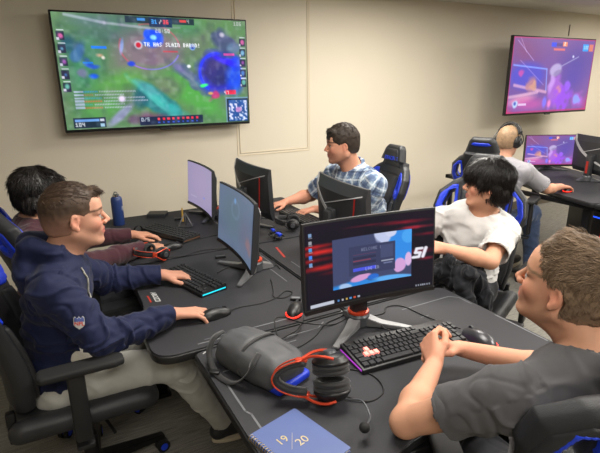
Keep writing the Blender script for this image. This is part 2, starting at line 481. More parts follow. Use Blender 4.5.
def person(label, base, J, H, st, group=None):
    """J: world joints nb, sL/sR, eL/eR, wL/wR, pel, hL/hR, kL/kR, aL/aR; returns the body object"""
    rng = np.random.default_rng(st.get('seed', 1)); res = st['res']; g = st.get('girth', 1.)
    J = {k: np.asarray(v, float) for k, v in J.items()}; base = np.asarray(base, float)
    nb, pel = J['nb'], J['pel']; lat = unit(J['sL']-J['sR']); spine = unit(nb-pel); fw = unit(np.cross(lat, spine)); lat = np.cross(spine, fw)
    TM = np.stack([fw, lat, spine], 1); TL = np.linalg.norm(nb-pel); sw = np.linalg.norm(J['sL']-J['sR'])/2
    hz = unit(np.array([J['kL'][0]+J['kR'][0]-J['hL'][0]-J['hR'][0], J['kL'][1]+J['kR'][1]-J['hL'][1]-J['hR'][1], 0])); hl = np.cross([0, 0, 1], hz)
    allp = np.array(list(J.values())+[H.c]); lo = allp.min(0)-.17; hi = allp.max(0)+.17; lo[2] = max(lo[2], .0)
    # ---- skin
    F = Field(lo, hi, res)
    head_skin(F, H, st)
    ns = H.w(-.028, 0, -.045)
    F.rc(ns, nb+fw*.0-spine*.01, .050*st.get('neckr', g**.5), .058*st.get('neckr', g**.5), .03)
    F.rc(H.w(.01, 0, -.085), nb+fw*.035-spine*.03, .030, .036, .03)
    for s_ in 'LR':
        S, E, Wr = J['s'+s_], J['e'+s_], J['w'+s_]
        F.rc(nb-spine*.03, S, .045, .045, .04)
        F.rc(S, S*.5+E*.5, .050*g, .045*g, .03); F.rc(S*.5+E*.5, E, .045*g, .038*g, .02)
        mid = E*.68+Wr*.32
        F.rc(E, mid, .038*g, .041*g, .02); F.rc(mid, Wr, .041*g, .0255, .02)
        K, A_ = J['k'+s_], J['a'+s_]
        F.rc(J['h'+s_], K, .075*g, .052, .02); F.rc(K, A_, .05, .034, .01)
    F.el(pel+spine*TL*.70, [.098*g, sw*.93, .17], TM, .04); F.el(pel+spine*TL*.35, [.092*g**1.5, .125*g, .16], TM, .04)
    F.el(pel+spine*.02, [.10*g, .14*g, .11], TM, .04)
    for s_ in 'LR':
        if 'hand'+s_ in st: hd = st['hand'+s_]; hand(F, J['w'+s_], hd['fwd'], hd['up'], hd['side'], hd.get('curl', (25, 25, 28, 32, 20)), hd.get('spread', 1.), hd.get('k', 1.), hd.get('thumb', 0.), hd.get('b2', 1.1))
    V, Q = F.surface(); V = relax(V, Q, 1); 
    col = head_color(H, V, st['skin'], st)
    for s_ in 'LR':                                             # pinker knuckles and palms
        d = np.linalg.norm(V-(J['w'+s_]), axis=1); a = (np.exp(-(d/.16)**2)*.22)[:, None]; col = col*(1-a)+s2l((205, 128, 108))*a
    me = mesh('body', V-base, Q, True); set_col(me, col)
    skin = mat('skin_'+st['id'], (200, 150, 120), .6, var=.05, nscale=60, bump=.12, bscale=260, attr='Col', sss=.06, spec=.25)
    body = link('person', me, skin, loc=base); tag(body, label, 'person', group)
    # ---- hair
    if st.get('hair'):
        FH = Field(H.c-.19, H.c+.19, st.get('hres', .004)); st['hair'](FH, H)
        HV, HQ = FH.surface(); HV, HQ = largest(HV, HQ); HV = relax(HV, HQ, 1); HN = normals(HV, HQ); L = H.local(HV)
        if st.get('hnoise'): 
            a, s1, s2 = st['hnoise']; HV = HV+HN*(a*noise3(np.stack([L[:, 0]*s1*.45, L[:, 1]*s1, L[:, 2]*s1*.6], 1)+7, 3)+a*.4*noise3(L*s2, 4))[:, None]
        hc = np.tile(s2l(st['hair_rgb']), (len(HV), 1))*(1+.25*noise3(L*90, 9))[:, None]
        if st.get('fade'):
            z0, z1 = st['fade']; a = np.clip((L[:, 2]+.35*np.minimum(L[:, 0], 0)*0-z0)/(z1-z0), .0, 1)[:, None]; a = .16+.84*a; hc = hc*a+s2l(st['skin'])*.85*(1-a)
        n = st.get('nlocks', 0); parts = [(HV, HQ, hc)]
        if n:
            P, N = scatter(HV, HQ, n, rng); PL = H.local(P); okm = (N*(P-H.w(-.014, 0, .02))).sum(1) > 0.0; P, N, PL = P[okm], N[okm], PL[okm]
            D = st['flow'](PL, rng)@H.M.T
            LV, LQ, LC = locks(P, N, D, np.asarray(st['lock_len'](PL)), st.get('lock_w', .0022), rng, st['hair_rgb'], lift=st.get('lift', .4), droop=st.get('droop', 0.), curl=st.get('curlh', .3))
            parts.append((LV, LQ+len(HV), LC))
        me = mesh('hair', np.concatenate([p[0] for p in parts])-base, np.concatenate([p[1] for p in parts]), True)
        set_col(me, np.concatenate([p[2] for p in parts]))
        hm = mat('hair_'+st['id'], (60, 45, 35), st.get('hrough', .55), var=.15, nscale=150, attr='Col', spec=.4)
        link('hair', me, hm, body)
    # ---- top garment
    top = st['top']; segsT = [(pel, nb, .15)]
    t = st.get('thick', .010)
    F = Field(lo, hi, st.get('cres', res*1.25))
    F.el(pel+spine*TL*.72, [.108*g+t, sw*.98+t*.6, .175], TM, .05); F.el(pel+spine*TL*.38, [.112*g**1.6+t, .142*g+t, .17], TM, .05)
    F.el(pel+spine*.03, [.118*g**1.3+t, .158*g+t, .12], TM, .05)
    for s_ in 'LR':
        S, E, Wr = J['s'+s_], J['e'+s_], J['w'+s_]; r0 = .054*g+t
        F.rc(nb-spine*.035, S, .045+t, .050*g**.5+t*.8, .05)
        if top['sleeve'] < 1:
            e = S+(E-S)*top['sleeve']; d = unit(E-S)
            F.rc(S, e+d*.03, r0, .052*g+t*1.5, .04)
            segsT.append((S, E, .06))
        else:
            F.rc(S, E, r0, .045*g+t*1.3, .04); F.rc(E, Wr+unit(E-Wr)*.02, .044*g+t*1.3, .030+t, .02)
            F.torus(Wr+unit(E-Wr)*.012, Wr-E, .026+t*.6, .008, .008)
            segsT += [(S, E, .06), (E, Wr, .045)]
    for s_ in 'LR':
        S, E, Wr = J['s'+s_], J['e'+s_], J['w'+s_]
        if top['sleeve'] < 1:
            e = S+(E-S)*top['sleeve']; d = unit(E-S)
            F.cutcyl(e, d, .12, .10); F.rc(e-d*.02, e+d*.05, .046*g+t*1.2, .048*g+t*1.3, 0, 's')
        else:
            F.cutcyl(Wr-unit(Wr-E)*.012, Wr-E, .06, .06)
    if top.get('extra'): top['extra'](F, H, J, TM)
    nk = top.get('neck', .062)
    n0 = nb-spine*(top.get('drop', .01)); nd = unit(ns-nb)
    if not top.get('noneck'):
        F.rc(n0+fw*.012, nb+nd*.12, nk, nk+.015, .006, 's')
        F.torus(n0+fw*.018+nd*.006, unit(spine*.8+fw*top.get('vtilt', .35)), nk+.004, .0055, .004)
    F.rc(ns, nb-spine*.01, .056*g**.5, .063*g**.5, 0.0, 's')
    # hem
    hc_ = pel-spine*top.get('hem', .07); F.cutcyl(hc_, -spine, .3, .4)
    V, Q = F.surface(); V = relax(V, Q, 2); N = normals(V, Q); fab = fabric_coords(V, segsT)
    amp = top.get('amp', .006)
    fall = np.ones(len(V))
    for s_ in 'LR': fall += 1.1*np.exp(-(np.linalg.norm(V-J['e'+s_], axis=1)/.09)**2)*(top['sleeve'] >= 1)+.5*np.exp(-(np.linalg.norm(V-J['s'+s_]+spine*.08, axis=1)/.09)**2)
    dn = np.linalg.norm(V-n0, axis=1); fall *= np.clip((dn-nk)/.06, .15, 1)
    V = wrinkle(V, N, fab, amp*fall, st.get('seed', 1)*11)
    me = mesh(top['name'], V-base, Q, True); set_vec(me, fab)
    if top.get('colfn'): set_col(me, top['colfn'](V, fab, J, TM))
    garment = link(top['name'], me, top['mat'], body); garment['label'] = top['label']
    # ---- trousers and shoes
    F = Field(lo, hi, st.get('cres', res*1.25)*1.15); lg = st['legs']; tt = lg.get('t', .014); seg = []
    F.el(pel+spine*.0, [.115*g, .150*g, .115], TM, .04); F.cutcyl(pel+spine*.09, spine, .3, .25)
    for s_ in 'LR':
        Hh, K, A_ = J['h'+s_], J['k'+s_], J['a'+s_]
        F.rc(Hh, K, .078*g+tt, .058+tt, .04); F.rc(K, A_, .057+tt, .042+tt, .03); seg += [(Hh, K, .08), (K, A_, .06)]
    for s_ in 'LR':
        A_, K = J['a'+s_], J['k'+s_]; F.cutcyl(A_-unit(A_-K)*.01, A_-K, .1, .1)
    V, Q = F.surface(); V = relax(V, Q, 2); N = normals(V, Q); fab = fabric_coords(V, seg)
    V = wrinkle(V, N, fab, lg.get('amp', .007), st.get('seed', 1)*17)
    me = mesh(lg['name'], V-base, Q, True); set_vec(me, fab); o = link(lg['name'], me, lg['mat'], body); o['label'] = lg['label']
    for s_ in 'LR':
        A_ = J['a'+s_]; d = st.get('foot', hz); zb = .012
        F = Field(A_-.24, A_+.24, .007); a0 = np.array([A_[0], A_[1], A_[2]]); 
        z0 = A_[2]-.055
        q = a0.copy(); q[2] = z0
        F.rc(a0-[0, 0, .015], q-d*.035, .040, .034, .02); F.rc(q-d*.035, q+d*.15, .036, .032, .02); F.rc(q+d*.05+[0, 0, .02], q+d*.14, .034, .028, .02)
        fl = q[2]-.036
        F.bx([q[0], q[1], fl-.05+.0], [.4, .4, .05], None, 0, .0, 's')
        V, Q = F.surface(); V = relax(V, Q, 1); sh = link('shoe', mesh('shoe', V-base, Q, True), st['shoe'], body)
        bm = bmesh.new(); pl = []
        for i in range(28):
            a = 2*pi*i/28; e = (cos(a)*.125+.055, sin(a)*(.040-.004*cos(a))); pl.append((q[0]+d[0]*e[0]-d[1]*e[1]-base[0], q[1]+d[1]*e[0]+d[0]*e[1]-base[1]))
        prism(bm, pl, fl-.016-base[2], fl+.006-base[2], .004); link('sole', bm_mesh('sole', bm, angle=.6), st['sole'], sh)
    return body, garment
def head_cut(F, H, brow=.060, side=.0, nape=-.055, tem=.045, ears=True):
    """hairline: takes the face, the ears' room and the neck away from a hair shape"""
    w = H.w; M = H.M
    F.el(w(.125, 0, brow-.112), [.082, .115, .112], M, .006, 's')
    for y in (-1, 1):
        F.el(w(.075, y*.085, -.03), [tem+.012, .05, .066], M, .008, 's')
        if ears: F.el(w(.004, y*.09, -.022), [.032, .04, .046], M, .006, 's')
    F.bx(w(0, 0, nape-.1), [.3, .3, .1], M, 0, .006, 's')
def hair_shell(F, H, t_top, t_side, fwd=.0, back=.0):
    w = H.w; F.el(w(-.014+fwd-back*.5, 0, .034+t_top*.5), np.array([.098+t_side*.5+t_top*.3+back*.5, .076+t_side, .086+t_top*.5])*H.k, H.M, 0)
    F.el(w(-.030-back, 0, -.005), np.array([.078+t_side, .069+t_side*.8, .088])*H.k, H.M, .02)
# ------------------------------------------------------------------ materials
M_WALL = mat('wall_paint', (214, 205, 186), .75, var=.015, nscale=3, bump=.15, bscale=300)
M_CEIL = mat('ceiling_tile', (214, 210, 202), .9, var=.03, nscale=120, bump=.3, bscale=180)
M_BLACK = mat('black_plastic', (24, 24, 26), .42, var=.08)
M_DARK = mat('charcoal_plastic', (44, 45, 48), .5, var=.06)
M_GREY = mat('gunmetal', (92, 94, 98), .38, .5, var=.06)
M_ARC = mat('pale_grey_plastic', (176, 176, 178), .4, var=.03)
M_SILV = mat('silver_paint', (128, 128, 130), .35, .4, var=.04)
M_CHROME = mat('chrome', (190, 190, 192), .2, 1., var=.03)
M_MAT = mat('desk_mat_cloth', (43, 43, 47), .66, var=.07, nscale=220, bump=.25, bscale=900, spec=.4)
M_PRINT = mat('mat_print_grey', (104, 106, 110), .7, var=.05)
M_PRINTW = mat('print_white', (190, 190, 190), .7, var=.03)
M_RED = mat('red_plastic', (168, 34, 26), .4, var=.05)
M_ORANGE = mat('orange_red_metal', (205, 70, 42), .35, .3, var=.05)
M_STEEL = mat('black_steel', (20, 20, 22), .45, .3, var=.05)
M_PU = mat('black_leatherette', (38, 39, 42), .48, var=.08, nscale=60, bump=.35, bscale=420, spec=.45)
M_BLUE = mat('blue_leatherette', (18, 52, 196), .42, var=.08, nscale=60, bump=.3, bscale=420)
M_BLUEP = mat('blue_plastic', (26, 60, 200), .4, var=.05)
M_RUB = mat('rubber', (16, 16, 17), .8, var=.05)
M_CABLE = mat('cable_sheath', (14, 14, 15), .55, var=.05)
M_LED_R = mat('red_led_strip', (255, 40, 24), .4, emit=(255, 40, 24), estr=1.6)
M_CUSH = mat('foam_pad', (30, 30, 32), .75, var=.1, bump=.3, bscale=300, sheen=.2)

# ------------------------------------------------------------------ text
def text_mesh(s, size, depth=.0006, shear=0., bold=0., align='CENTER'):
    c = bpy.data.curves.new('txt', 'FONT'); c.body = s; c.size = size; c.extrude = depth; c.shear = shear; c.offset = bold
    c.align_x = align; c.align_y = 'CENTER'; c.resolution_u = 3
    o = bpy.data.objects.new('txt', c); COL.objects.link(o); dg = bpy.context.evaluated_depsgraph_get()
    me = bpy.data.meshes.new_from_object(o.evaluated_get(dg)); bpy.data.objects.remove(o); bpy.data.curves.remove(c)
    return me
def xf(me, M): me.transform(M if isinstance(M, Matrix) else Matrix(M)); return me
def basis4(x, y, z, o):
    m_ = Matrix.Identity(4)
    for i in range(3): m_[i][0] = x[i]; m_[i][1] = y[i]; m_[i][2] = z[i]; m_[i][3] = o[i]
    return m_

# ------------------------------------------------------------------ gaming chair (origin on the floor, faces +Y)
RECL = rad(9)
def make_chair(loc, rz, label, group, recline=RECL, zs=1.):
    t = thing('gaming_chair', label, 'chair', loc, rad(rz), group)
    out = [(-.19, 0), (-.22, .12), (-.225, .28), (-.235, .35), (-.25, .40), (-.235, .49), (-.17, .555), (-.135, .575), (-.095, .685), (-.07, .71)]
    out = out+[(-x, z) for x, z in reversed(out)]
    slot = [(.145, .41), (.185, .385), (.20, .415), (.175, .49), (.15, .505)]
    def ex(poly, holes, y0, th, res=.006, rd=.018, bend=1.15, zshift=0):
        xs = [p[0] for p in poly]; zz = [p[1] for p in poly]
        lo = V3(min(xs)-.03, -.09, min(zz)-.03); hi = V3(max(xs)+.03, .22, max(zz)+.03)
        F = Field(lo, hi, res)
        def fn(X, Y, Z):
            d2 = poly_sd(X, Z, poly)
            for h in holes: d2 = np.maximum(d2, -poly_sd(X, Z, h))
            b = bend*X*X+.03*np.cos((Z-.15)*7)*(Z < .6)
            q = np.abs(Y-y0-b)-th+rd; w = d2+rd
            return np.sqrt(np.maximum(q, 0)**2+np.maximum(w, 0)**2)+np.minimum(np.maximum(q, w), 0)-rd
        F.put(fn, lo, hi); V, Q = F.surface(); return relax(V, Q, 1), Q
    holes = [slot, [(-x, z) for x, z in slot]]
    Rm = Matrix.Rotation(recline, 4, 'X'); T = Matrix.Translation((0, -.235, .50)) @ Rm
    def put(name, poly, holes, y0, th, m_, parent, rd=.012, res=.006):
        V, Q = ex(poly, holes, y0, th, res, rd); me = mesh(name, V, Q, True); me.transform(T); return link(name, me, m_, parent)
    back = put('backrest', out, holes, 0, .034, M_PU, t, .026)
    for s in (1, -1):
        mir = lambda P: [(s*x, z) for x, z in P]
        # blue wing round the slot, front and rear, and the blue bolster below it
        wing = [(.125, .39), (.14, .36), (.20, .345), (.222, .36), (.234, .405), (.220, .475), (.165, .53), (.135, .535)]
        inner = [(.142, .407), (.187, .380), (.204, .415), (.179, .494), (.147, .51)]
        put('wing_panel', mir(wing), [mir(inner)], 0, .040, M_BLUE, back, .006)
        out2 = [(x*1.0+(.009 if x > .17 else -.009), z+(.009 if z > .44 else -.009)) for x, z in inner]
        put('slot_liner', mir(out2), [mir(inner)], 0, .0425, M_BLUEP, back, .004, .005)
        bol = [(.145, .05), (.18, .03), (.203, .12), (.210, .27), (.205, .335), (.155, .34), (.14, .20)]
        put('side_bolster', mir(bol), [], .030, .022, M_PU, back, .016)
    head = [(-.11, .555), (-.085, .66), (-.065, .685), (.065, .685), (.085, .66), (.11, .555)]
    put('headrest_pad', head, [], .018, .026, M_PU, back, .02)
    put('headrest_trim', [(-.055, .678), (-.078, .66), (-.045, .652), (.045, .652), (.078, .66), (.055, .678)], [], .0, .0395, M_BLUE, back, .004)
    V, Q = ex([(-.11, .26), (-.12, .51), (.12, .51), (.11, .26)], [], .030, .022, .007, .02)
    me = mesh('centre_panel', V, Q, True); me.transform(T); link('centre_panel', me, M_PU, back)
    tm = text_mesh('AKRACING', .036, .001, .25, .0012); tm.transform(T @ Matrix.Translation((0, .048, .615)) @ Matrix.Rotation(pi, 4, 'Z') @ Matrix.Rotation(pi/2, 4, 'X'))
    link('headrest_lettering', tm, M_BLUEP, back)
    # seat
    F = Field((-.32, -.30, .36), (.32, .32, .56), .008)
    F.bx((0, 0, .448), (.24, .25, .036), None, .033); F.rc((-.225, -.20, .468), (-.225, .20, .455), .036, .032, .03); F.rc((.225, -.20, .468), (.225, .20, .455), .036, .032, .03)
    F.rc((-.20, .22, .445), (.20, .22, .445), .034, None, .03)
    V, Q = F.surface(); link('seat', mesh('seat', relax(V, Q, 1), Q, True), M_PU, t)
    bm = bmesh.new(); box(bm, (0, -.02, .385), (.24, .30, .03), .006); box(bm, (0, -.235, .43), (.30, .035, .05), .008)
    box(bm, (-.19, -.235, .47), (.03, .03, .12), .006); box(bm, (.19, -.235, .47), (.03, .03, .12), .006); cyl(bm, (.12, .05, .375), (.27, .08, .38), .006)
    link('seat_mechanism', bm_mesh('seat_mechanism', bm, angle=.6), M_STEEL, t)
    for s in (1, -1):
        bm = bmesh.new(); box(bm, (s*.325, -.02, .56), (.028, .056, .26), .010); box(bm, (s*.27, -.02, .405), (.13, .06, .018), .005)
        ar = link('armrest', bm_mesh('armrest', bm, angle=.6), M_BLACK, t)
        F = Field((s*.325-.07, -.17, .65), (s*.325+.07, .17, .76), .005)
        def fn(X, Y, Z, s=s):
            w = .042+.008*np.cos(Y*14); q = np.abs(Z-.707+.25*np.clip(Y-.07, 0, 1)**1.2*.3)-.013+.009
            d2 = poly_sd(X-s*.325, Y, [(-.036, -.12), (-.038, .11), (-.02, .135), (.024, .135), (.038, .10), (.036, -.12), (.02, -.132), (-.02, -.132)])+.009
            return np.sqrt(np.maximum(q, 0)**2+np.maximum(d2, 0)**2)+np.minimum(np.maximum(q, d2), 0)-.009
        F.put(fn, F.lo, F.lo+.32); V, Q = F.surface(); link('arm_pad', mesh('arm_pad', V, Q, True), M_RUB, ar)
    bm = bmesh.new(); cyl(bm, (0, 0, .12), (0, 0, .25), .03); cyl(bm, (0, 0, .25), (0, 0, .38), .018); link('gas_lift', bm_mesh('gas_lift', bm, angle=.6), M_BLACK, t)
    bm = bmesh.new(); lathe(bm, [(.02, .075), (.05, .08), (.055, .11), (.045, .135), (.02, .14)]); bs = link('star_base', bm_mesh('star_base', bm, angle=.6), M_STEEL, t)
    for i in range(5):
        a = 2*pi*i/5+.5; d = Vector((cos(a), sin(a), 0)); q = Vector((-sin(a), cos(a), 0)); bm = bmesh.new()
        P0 = d*.03+Vector((0, 0, .115)); P1 = d*.31+Vector((0, 0, .078)); vs = []
        for P, w, h in ((P0, .030, .022), (P1, .018, .012)):
            vs.append([bm.verts.new(P+q*sx*w+Vector((0, 0, sz*h))) for sx, sz in ((-1, -1), (1, -1), (1, 1), (-1, 1))])
        for k in range(4): bm.faces.new((vs[0][k], vs[0][(k+1) % 4], vs[1][(k+1) % 4], vs[1][k]))
        bm.faces.new(vs[0]); bm.faces.new(vs[1]); bmesh.ops.bevel(bm, geom=list(bm.edges), offset=.005, segments=2, affect='EDGES')
        lg = link('base_leg', bm_mesh('base_leg', bm, angle=.6), M_STEEL, bs)
        bm = bmesh.new(); c = d*.30
        for o_ in (-.014, .014): cyl(bm, c+q*(o_-.009)+Vector((0, 0, .03)), c+q*(o_+.009)+Vector((0, 0, .03)), .029, seg=20)
        box(bm, c+Vector((0, 0, .05)), (.03, .03, .03), .006)
        link('caster', bm_mesh('caster', bm, angle=.6), M_RUB, lg)
        bm = bmesh.new(); cyl(bm, c-q*.0245+Vector((0, 0, .03)), c+q*.0245+Vector((0, 0, .03)), .017); link('caster_hub', bm_mesh('caster_hub', bm, angle=.6), M_BLUEP, lg)
    return t

# ------------------------------------------------------------------ painter for what the screens show
FONT = {'A': '25755', 'B': '65656', 'C': '34443', 'D': '65556', 'E': '74647', 'F': '74644', 'G': '34553', 'H': '55755', 'I': '72227', 'J': '11152', 'K': '55655', 'L': '44447', 'M': '57755', 'N': '65555', 'O': '25552', 'P': '65644', 'Q': '25563', 'R': '65655', 'S': '34216', 'T': '72222', 'U': '55557', 'V': '55552', 'W': '55775', 'X': '55255', 'Y': '55222', 'Z': '71247', '0': '75557', '1': '26227', '2': '71747', '3': '71717', '4': '55711', '5': '74717', '6': '74757', '7': '71111', '8': '75757', '9': '75717', ' ': '00000', '!': '22202', '/': '11244', ':': '02020', '.': '00002', ',': '00024', '@': '75647', '-': '00700', '?': '71202'}
class Canvas:
    def __init__(s, w, h, bg): s.w = w; s.h = h; s.A = np.tile(np.array(bg, float), (h, w, 1)); s.y, s.x = np.mgrid[0:h, 0:w]; s.u = (s.x+.5)/w; s.v = (s.y+.5)/h; s.asp = w/h
    def mix(s, a, c): a = np.clip(a, 0, 1)[..., None]; s.A = s.A*(1-a)+np.array(c, float)*a
    def blob(s, u, v, ru, rv, c, a=1., rot=0., soft=.6, n=0., seed=0):
        x = (s.u-u)*s.asp; y = s.v-v; r = rad(rot); X = x*cos(r)+y*sin(r); Y = -x*sin(r)+y*cos(r)
        d = np.sqrt((X/(ru*s.asp))**2+(Y/rv)**2)
        if n: d = d+n*s.noise(14, seed)
        s.mix(a*np.clip((1-d)/soft, 0, 1), c)
    def noise(s, f, seed):
        P = np.stack([s.u.ravel()*f*s.asp, s.v.ravel()*f, np.full(s.u.size, seed*3.3)], 1); return noise3(P, seed).reshape(s.u.shape)
    def rect(s, u0, v0, u1, v1, c, a=1.): s.mix(a*((s.u >= u0) & (s.u <= u1) & (s.v >= v0) & (s.v <= v1)), c)
    def line(s, u0, v0, u1, v1, w, c, a=1.):
        x = s.u*s.asp; y = s.v; ax, ay, bx_, by = u0*s.asp, v0, u1*s.asp, v1; ex, ey = bx_-ax, by-ay
        t = np.clip(((x-ax)*ex+(y-ay)*ey)/(ex*ex+ey*ey+1e-9), 0, 1); d = np.hypot(x-ax-ex*t, y-ay-ey*t); s.mix(a*np.clip(1.5-d/w, 0, 1), c)
    def ring(s, u, v, ru, rv, w, c, a=1., a0=0, a1=360):
        x = (s.u-u)/ru; y = (s.v-v)/rv; d = np.abs(np.hypot(x, y)-1); an = (np.degrees(np.arctan2(y, x))) % 360
        s.mix(a*np.clip(1.3-d/w, 0, 1)*((an >= a0) & (an <= a1)), c)
    def text(s, px, py, st, c, a=1., sc=1):
        for ch in st:
            g = FONT.get(ch, '77777')
            for r in range(5):
                b = int(g[r])
                for k in range(3):
                    if b >> (2-k) & 1:
                        y0, x0 = int(py+r*sc), int(px+k*sc)
                        if 0 <= y0 < s.h and 0 <= x0 < s.w: s.A[y0:y0+sc, x0:x0+sc] = s.A[y0:y0+sc, x0:x0+sc]*(1-a)+np.array(c)*a
            px += 4*sc
def screen_mat(name, strength):
    if name in MATS: return MATS[name]
    M = bpy.data.materials.new(name); M.use_nodes = True; nt = M.node_tree; B = nt.nodes['Principled BSDF']
    at = nt.nodes.new('ShaderNodeAttribute'); at.attribute_name = 'Col'
    B.inputs['Base Color'].default_value = (.01, .01, .012, 1); B.inputs['Roughness'].default_value = .35; B.inputs['Specular IOR Level'].default_value = .10
    nt.links.new(at.outputs['Color'], B.inputs['Emission Color']); B.inputs['Emission Strength'].default_value = strength
    MATS[name] = M; return M
def screen_mesh(cv, Wd, Hh, bow):
    """grid in local x (viewer's right), z up, facing -y; colours per pixel"""
    w, h = cv.w, cv.h
    xs = (np.arange(w)/(w-1)-.5)*Wd; zs = (.5-np.arange(h)/(h-1))*Hh
    X, Z = np.meshgrid(xs, zs); Y = -bow*(X/(Wd/2))**2
    V = np.stack([X, Y, Z], -1).reshape(-1, 3); i = np.arange(h-1)[:, None]*w+np.arange(w-1)[None]; i = i.ravel()
    me = mesh('screen', V, np.stack([i, i+w, i+w+1, i+1], 1), True); set_col(me, s2l(np.clip(cv.A, 0, 255)).reshape(-1, 3)); return me

def make_monitor(loc, yaw, cz, tilt, label, cv, em, group=None, bow=.022, W_=.54, H_=.32, legs='V', col_back=.0, ring=True, desk=.738):
    """loc: foot on the desk (x, y), screen centre stands in front of the column; yaw: heading of the screen's right-hand side"""
    t = thing('monitor', label, 'monitor', (loc[0], loc[1], desk), yaw, group)
    z = cz-desk; n = 28; TT = Matrix.Translation((0, -.075, z)) @ Matrix.Rotation(tilt, 4, 'X')
    # shell: curved slab
    bm = bmesh.new(); A = []
    for i in range(n+1):
        x = (i/n-.5)*W_; y = -bow*(x/(W_/2))**2; e = abs(x)/(W_/2)
        th = .014+.022*(1-e**4)
        A.append([bm.verts.new((x, y+.002, -H_/2)), bm.verts.new((x, y+.002, H_/2)), bm.verts.new((x, y+.016, H_/2)), bm.verts.new((x, y+th+.016, H_/2-.05)), bm.verts.new((x, y+th+.016, -H_/2+.05)), bm.verts.new((x, y+.016, -H_/2))])
    for P, Q in zip(A, A[1:]):
        for k in range(6): bm.faces.new((P[k], P[(k+1) % 6], Q[(k+1) % 6], Q[k]))
    bm.faces.new(A[0]); bm.faces.new(A[-1]); me = bm_mesh('housing', bm, angle=.35); me.transform(TT); hs = link('housing', me, M_DARK, t)
    me = screen_mesh(cv, W_-.014, H_-.026, bow*((W_-.014)/W_)**2); me.transform(TT @ Matrix.Translation((0, -.0005, .006))); link('screen', me, screen_mat('screen_%s' % em, em), t)
    bm = bmesh.new()
    for i in range(n):          # lower bezel strip
        x0 = (i/n-.5)*W_; x1 = ((i+1)/n-.5)*W_; y0 = -bow*(x0/(W_/2))**2; y1 = -bow*(x1/(W_/2))**2
        q = [bm.verts.new(p) for p in ((x0, y0-.003, -H_/2-.001), (x1, y1-.003, -H_/2-.001), (x1, y1-.003, -H_/2+.013), (x0, y0-.003, -H_/2+.013), (x0, y0+.003, -H_/2-.001), (x1, y1+.003, -H_/2-.001), (x1, y1+.003, -H_/2+.013), (x0, y0+.003, -H_/2+.013))]
        for f in ((0, 1, 2, 3), (5, 4, 7, 6), (0, 4, 5, 1), (3, 2, 6, 7)): bm.faces.new([q[k] for k in f])
    me = bm_mesh('bezel', bm); me.transform(TT); link('bezel', me, M_BLACK, t)
    # rear shell: glossy upper arc and red slashes
    def strip(name, pts, w, m_, off=.0375, lift=.0025):
        bm = bmesh.new(); P = [Vector((p[0], 0, p[1])) for p in pts]; L_ = []; R_ = []
        for i, p in enumerate(P):
            d = (P[min(i+1, len(P)-1)]-P[max(i-1, 0)]).normalized(); q = Vector((-d.z, 0, d.x)); ww = w*(1-.75*abs(i/(len(P)-1)-.25)) if name == 'rear_arc' else w
            for lst, s in ((L_, 1), (R_, -1)):
                v = p+q*s*ww/2; v.x = max(-W_/2+.004, min(W_/2-.004, v.x)); e = abs(v.x)/(W_/2); yb = -bow*e*e
                ez = max(0., (abs(v.z)-(H_/2-.05))/.05); y = yb+.016+(.014+.022*(1-e**4))*(1-ez)+lift
                lst.append((bm.verts.new((v.x, y, v.z)), bm.verts.new((v.x, y-.004, v.z))))
        for i in range(len(P)-1):
            for a, b in (((L_, 0), (R_, 0)), ((L_, 1), (R_, 1)), ((L_, 0), (L_, 1)), ((R_, 0), (R_, 1))):
                bm.faces.new((a[0][i][a[1]], a[0][i+1][a[1]], b[0][i+1][b[1]], b[0][i][b[1]]))
        me = bm_mesh(name, bm); me.transform(TT); link(name, me, m_, hs)
    arc = [(W_*(.5-p.x), H_*(.5-p.y)) for p in smooth_path([(.0, .02, 0), (.12, .24, 0), (.28, .44, 0), (.48, .60, 0), (.68, .72, 0)], 5)]
    strip('rear_arc', arc, .034, M_ARC)
    strip('rear_seam', [(W_*(.22-.68*u), H_*(.06+.33*u)) for u in np.linspace(0, 1, 10)], .005, M_ARC)
    strip('red_slash', [(-W_*.38+.03*u, H_*.34-.66*H_*u) for u in np.linspace(0, 1, 6)], .007, M_RED)
    # stand
    bm = bmesh.new(); box(bm, (0, .0, z*.5), (.062, .040, z+.01), .008); box(bm, (0, -.022, z-.015), (.07, .045, .06), .008)
    cl = link('stand_column', bm_mesh('stand_column', bm, angle=.6), M_DARK, t)
    bm = bmesh.new(); box(bm, (0, .021, z*.55), (.026, .003, .11), .001); link('red_inlay', bm_mesh('red_inlay', bm), M_RED, cl)
    if ring:
        bm = bmesh.new(); lathe(bm, [(.034, .048), (.041, .05), (.041, .058), (.034, .06)], 24); link('copper_ring', bm_mesh('copper_ring', bm, angle=.6), M_ORANGE, cl)
    bm = bmesh.new(); lathe(bm, [(.03, 0), (.043, .002), (.044, .04), (.036, .05), (.03, .05)], 24); ft = link('foot_hub', bm_mesh('foot_hub', bm, angle=.6), M_GREY, t)
    for s, (dx, dy, L) in zip((1, -1, 0), ((.78, -.62, .22), (-.78, -.62, .22), (0, 1, .10))):
        d = Vector((dx, dy, 0)).normalized(); q = Vector((-d.y, d.x, 0)); bm = bmesh.new(); vs = []
        for k, (r, w, h0, h1) in enumerate(((.02, .024, .0, .042), (.09, .020, .0, .018), (L, .011, 0, .009))):
            vs.append([bm.verts.new(d*r+q*sx*w+Vector((0, 0, h0 if sz < 0 else h1))) for sx, sz in ((-1, -1), (1, -1), (1, 1), (-1, 1))])
        for a, b in zip(vs, vs[1:]):
            for k in range(4): bm.faces.new((a[k], a[(k+1) % 4], b[(k+1) % 4], b[k]))
        bm.faces.new(vs[0]); bm.faces.new(vs[-1]); bmesh.ops.bevel(bm, geom=list(bm.edges), offset=.0025, segments=2, affect='EDGES')
        link('foot_leg', bm_mesh('foot_leg', bm, angle=.6), M_SILV if legs == 'silver' else M_GREY, ft)
    return t

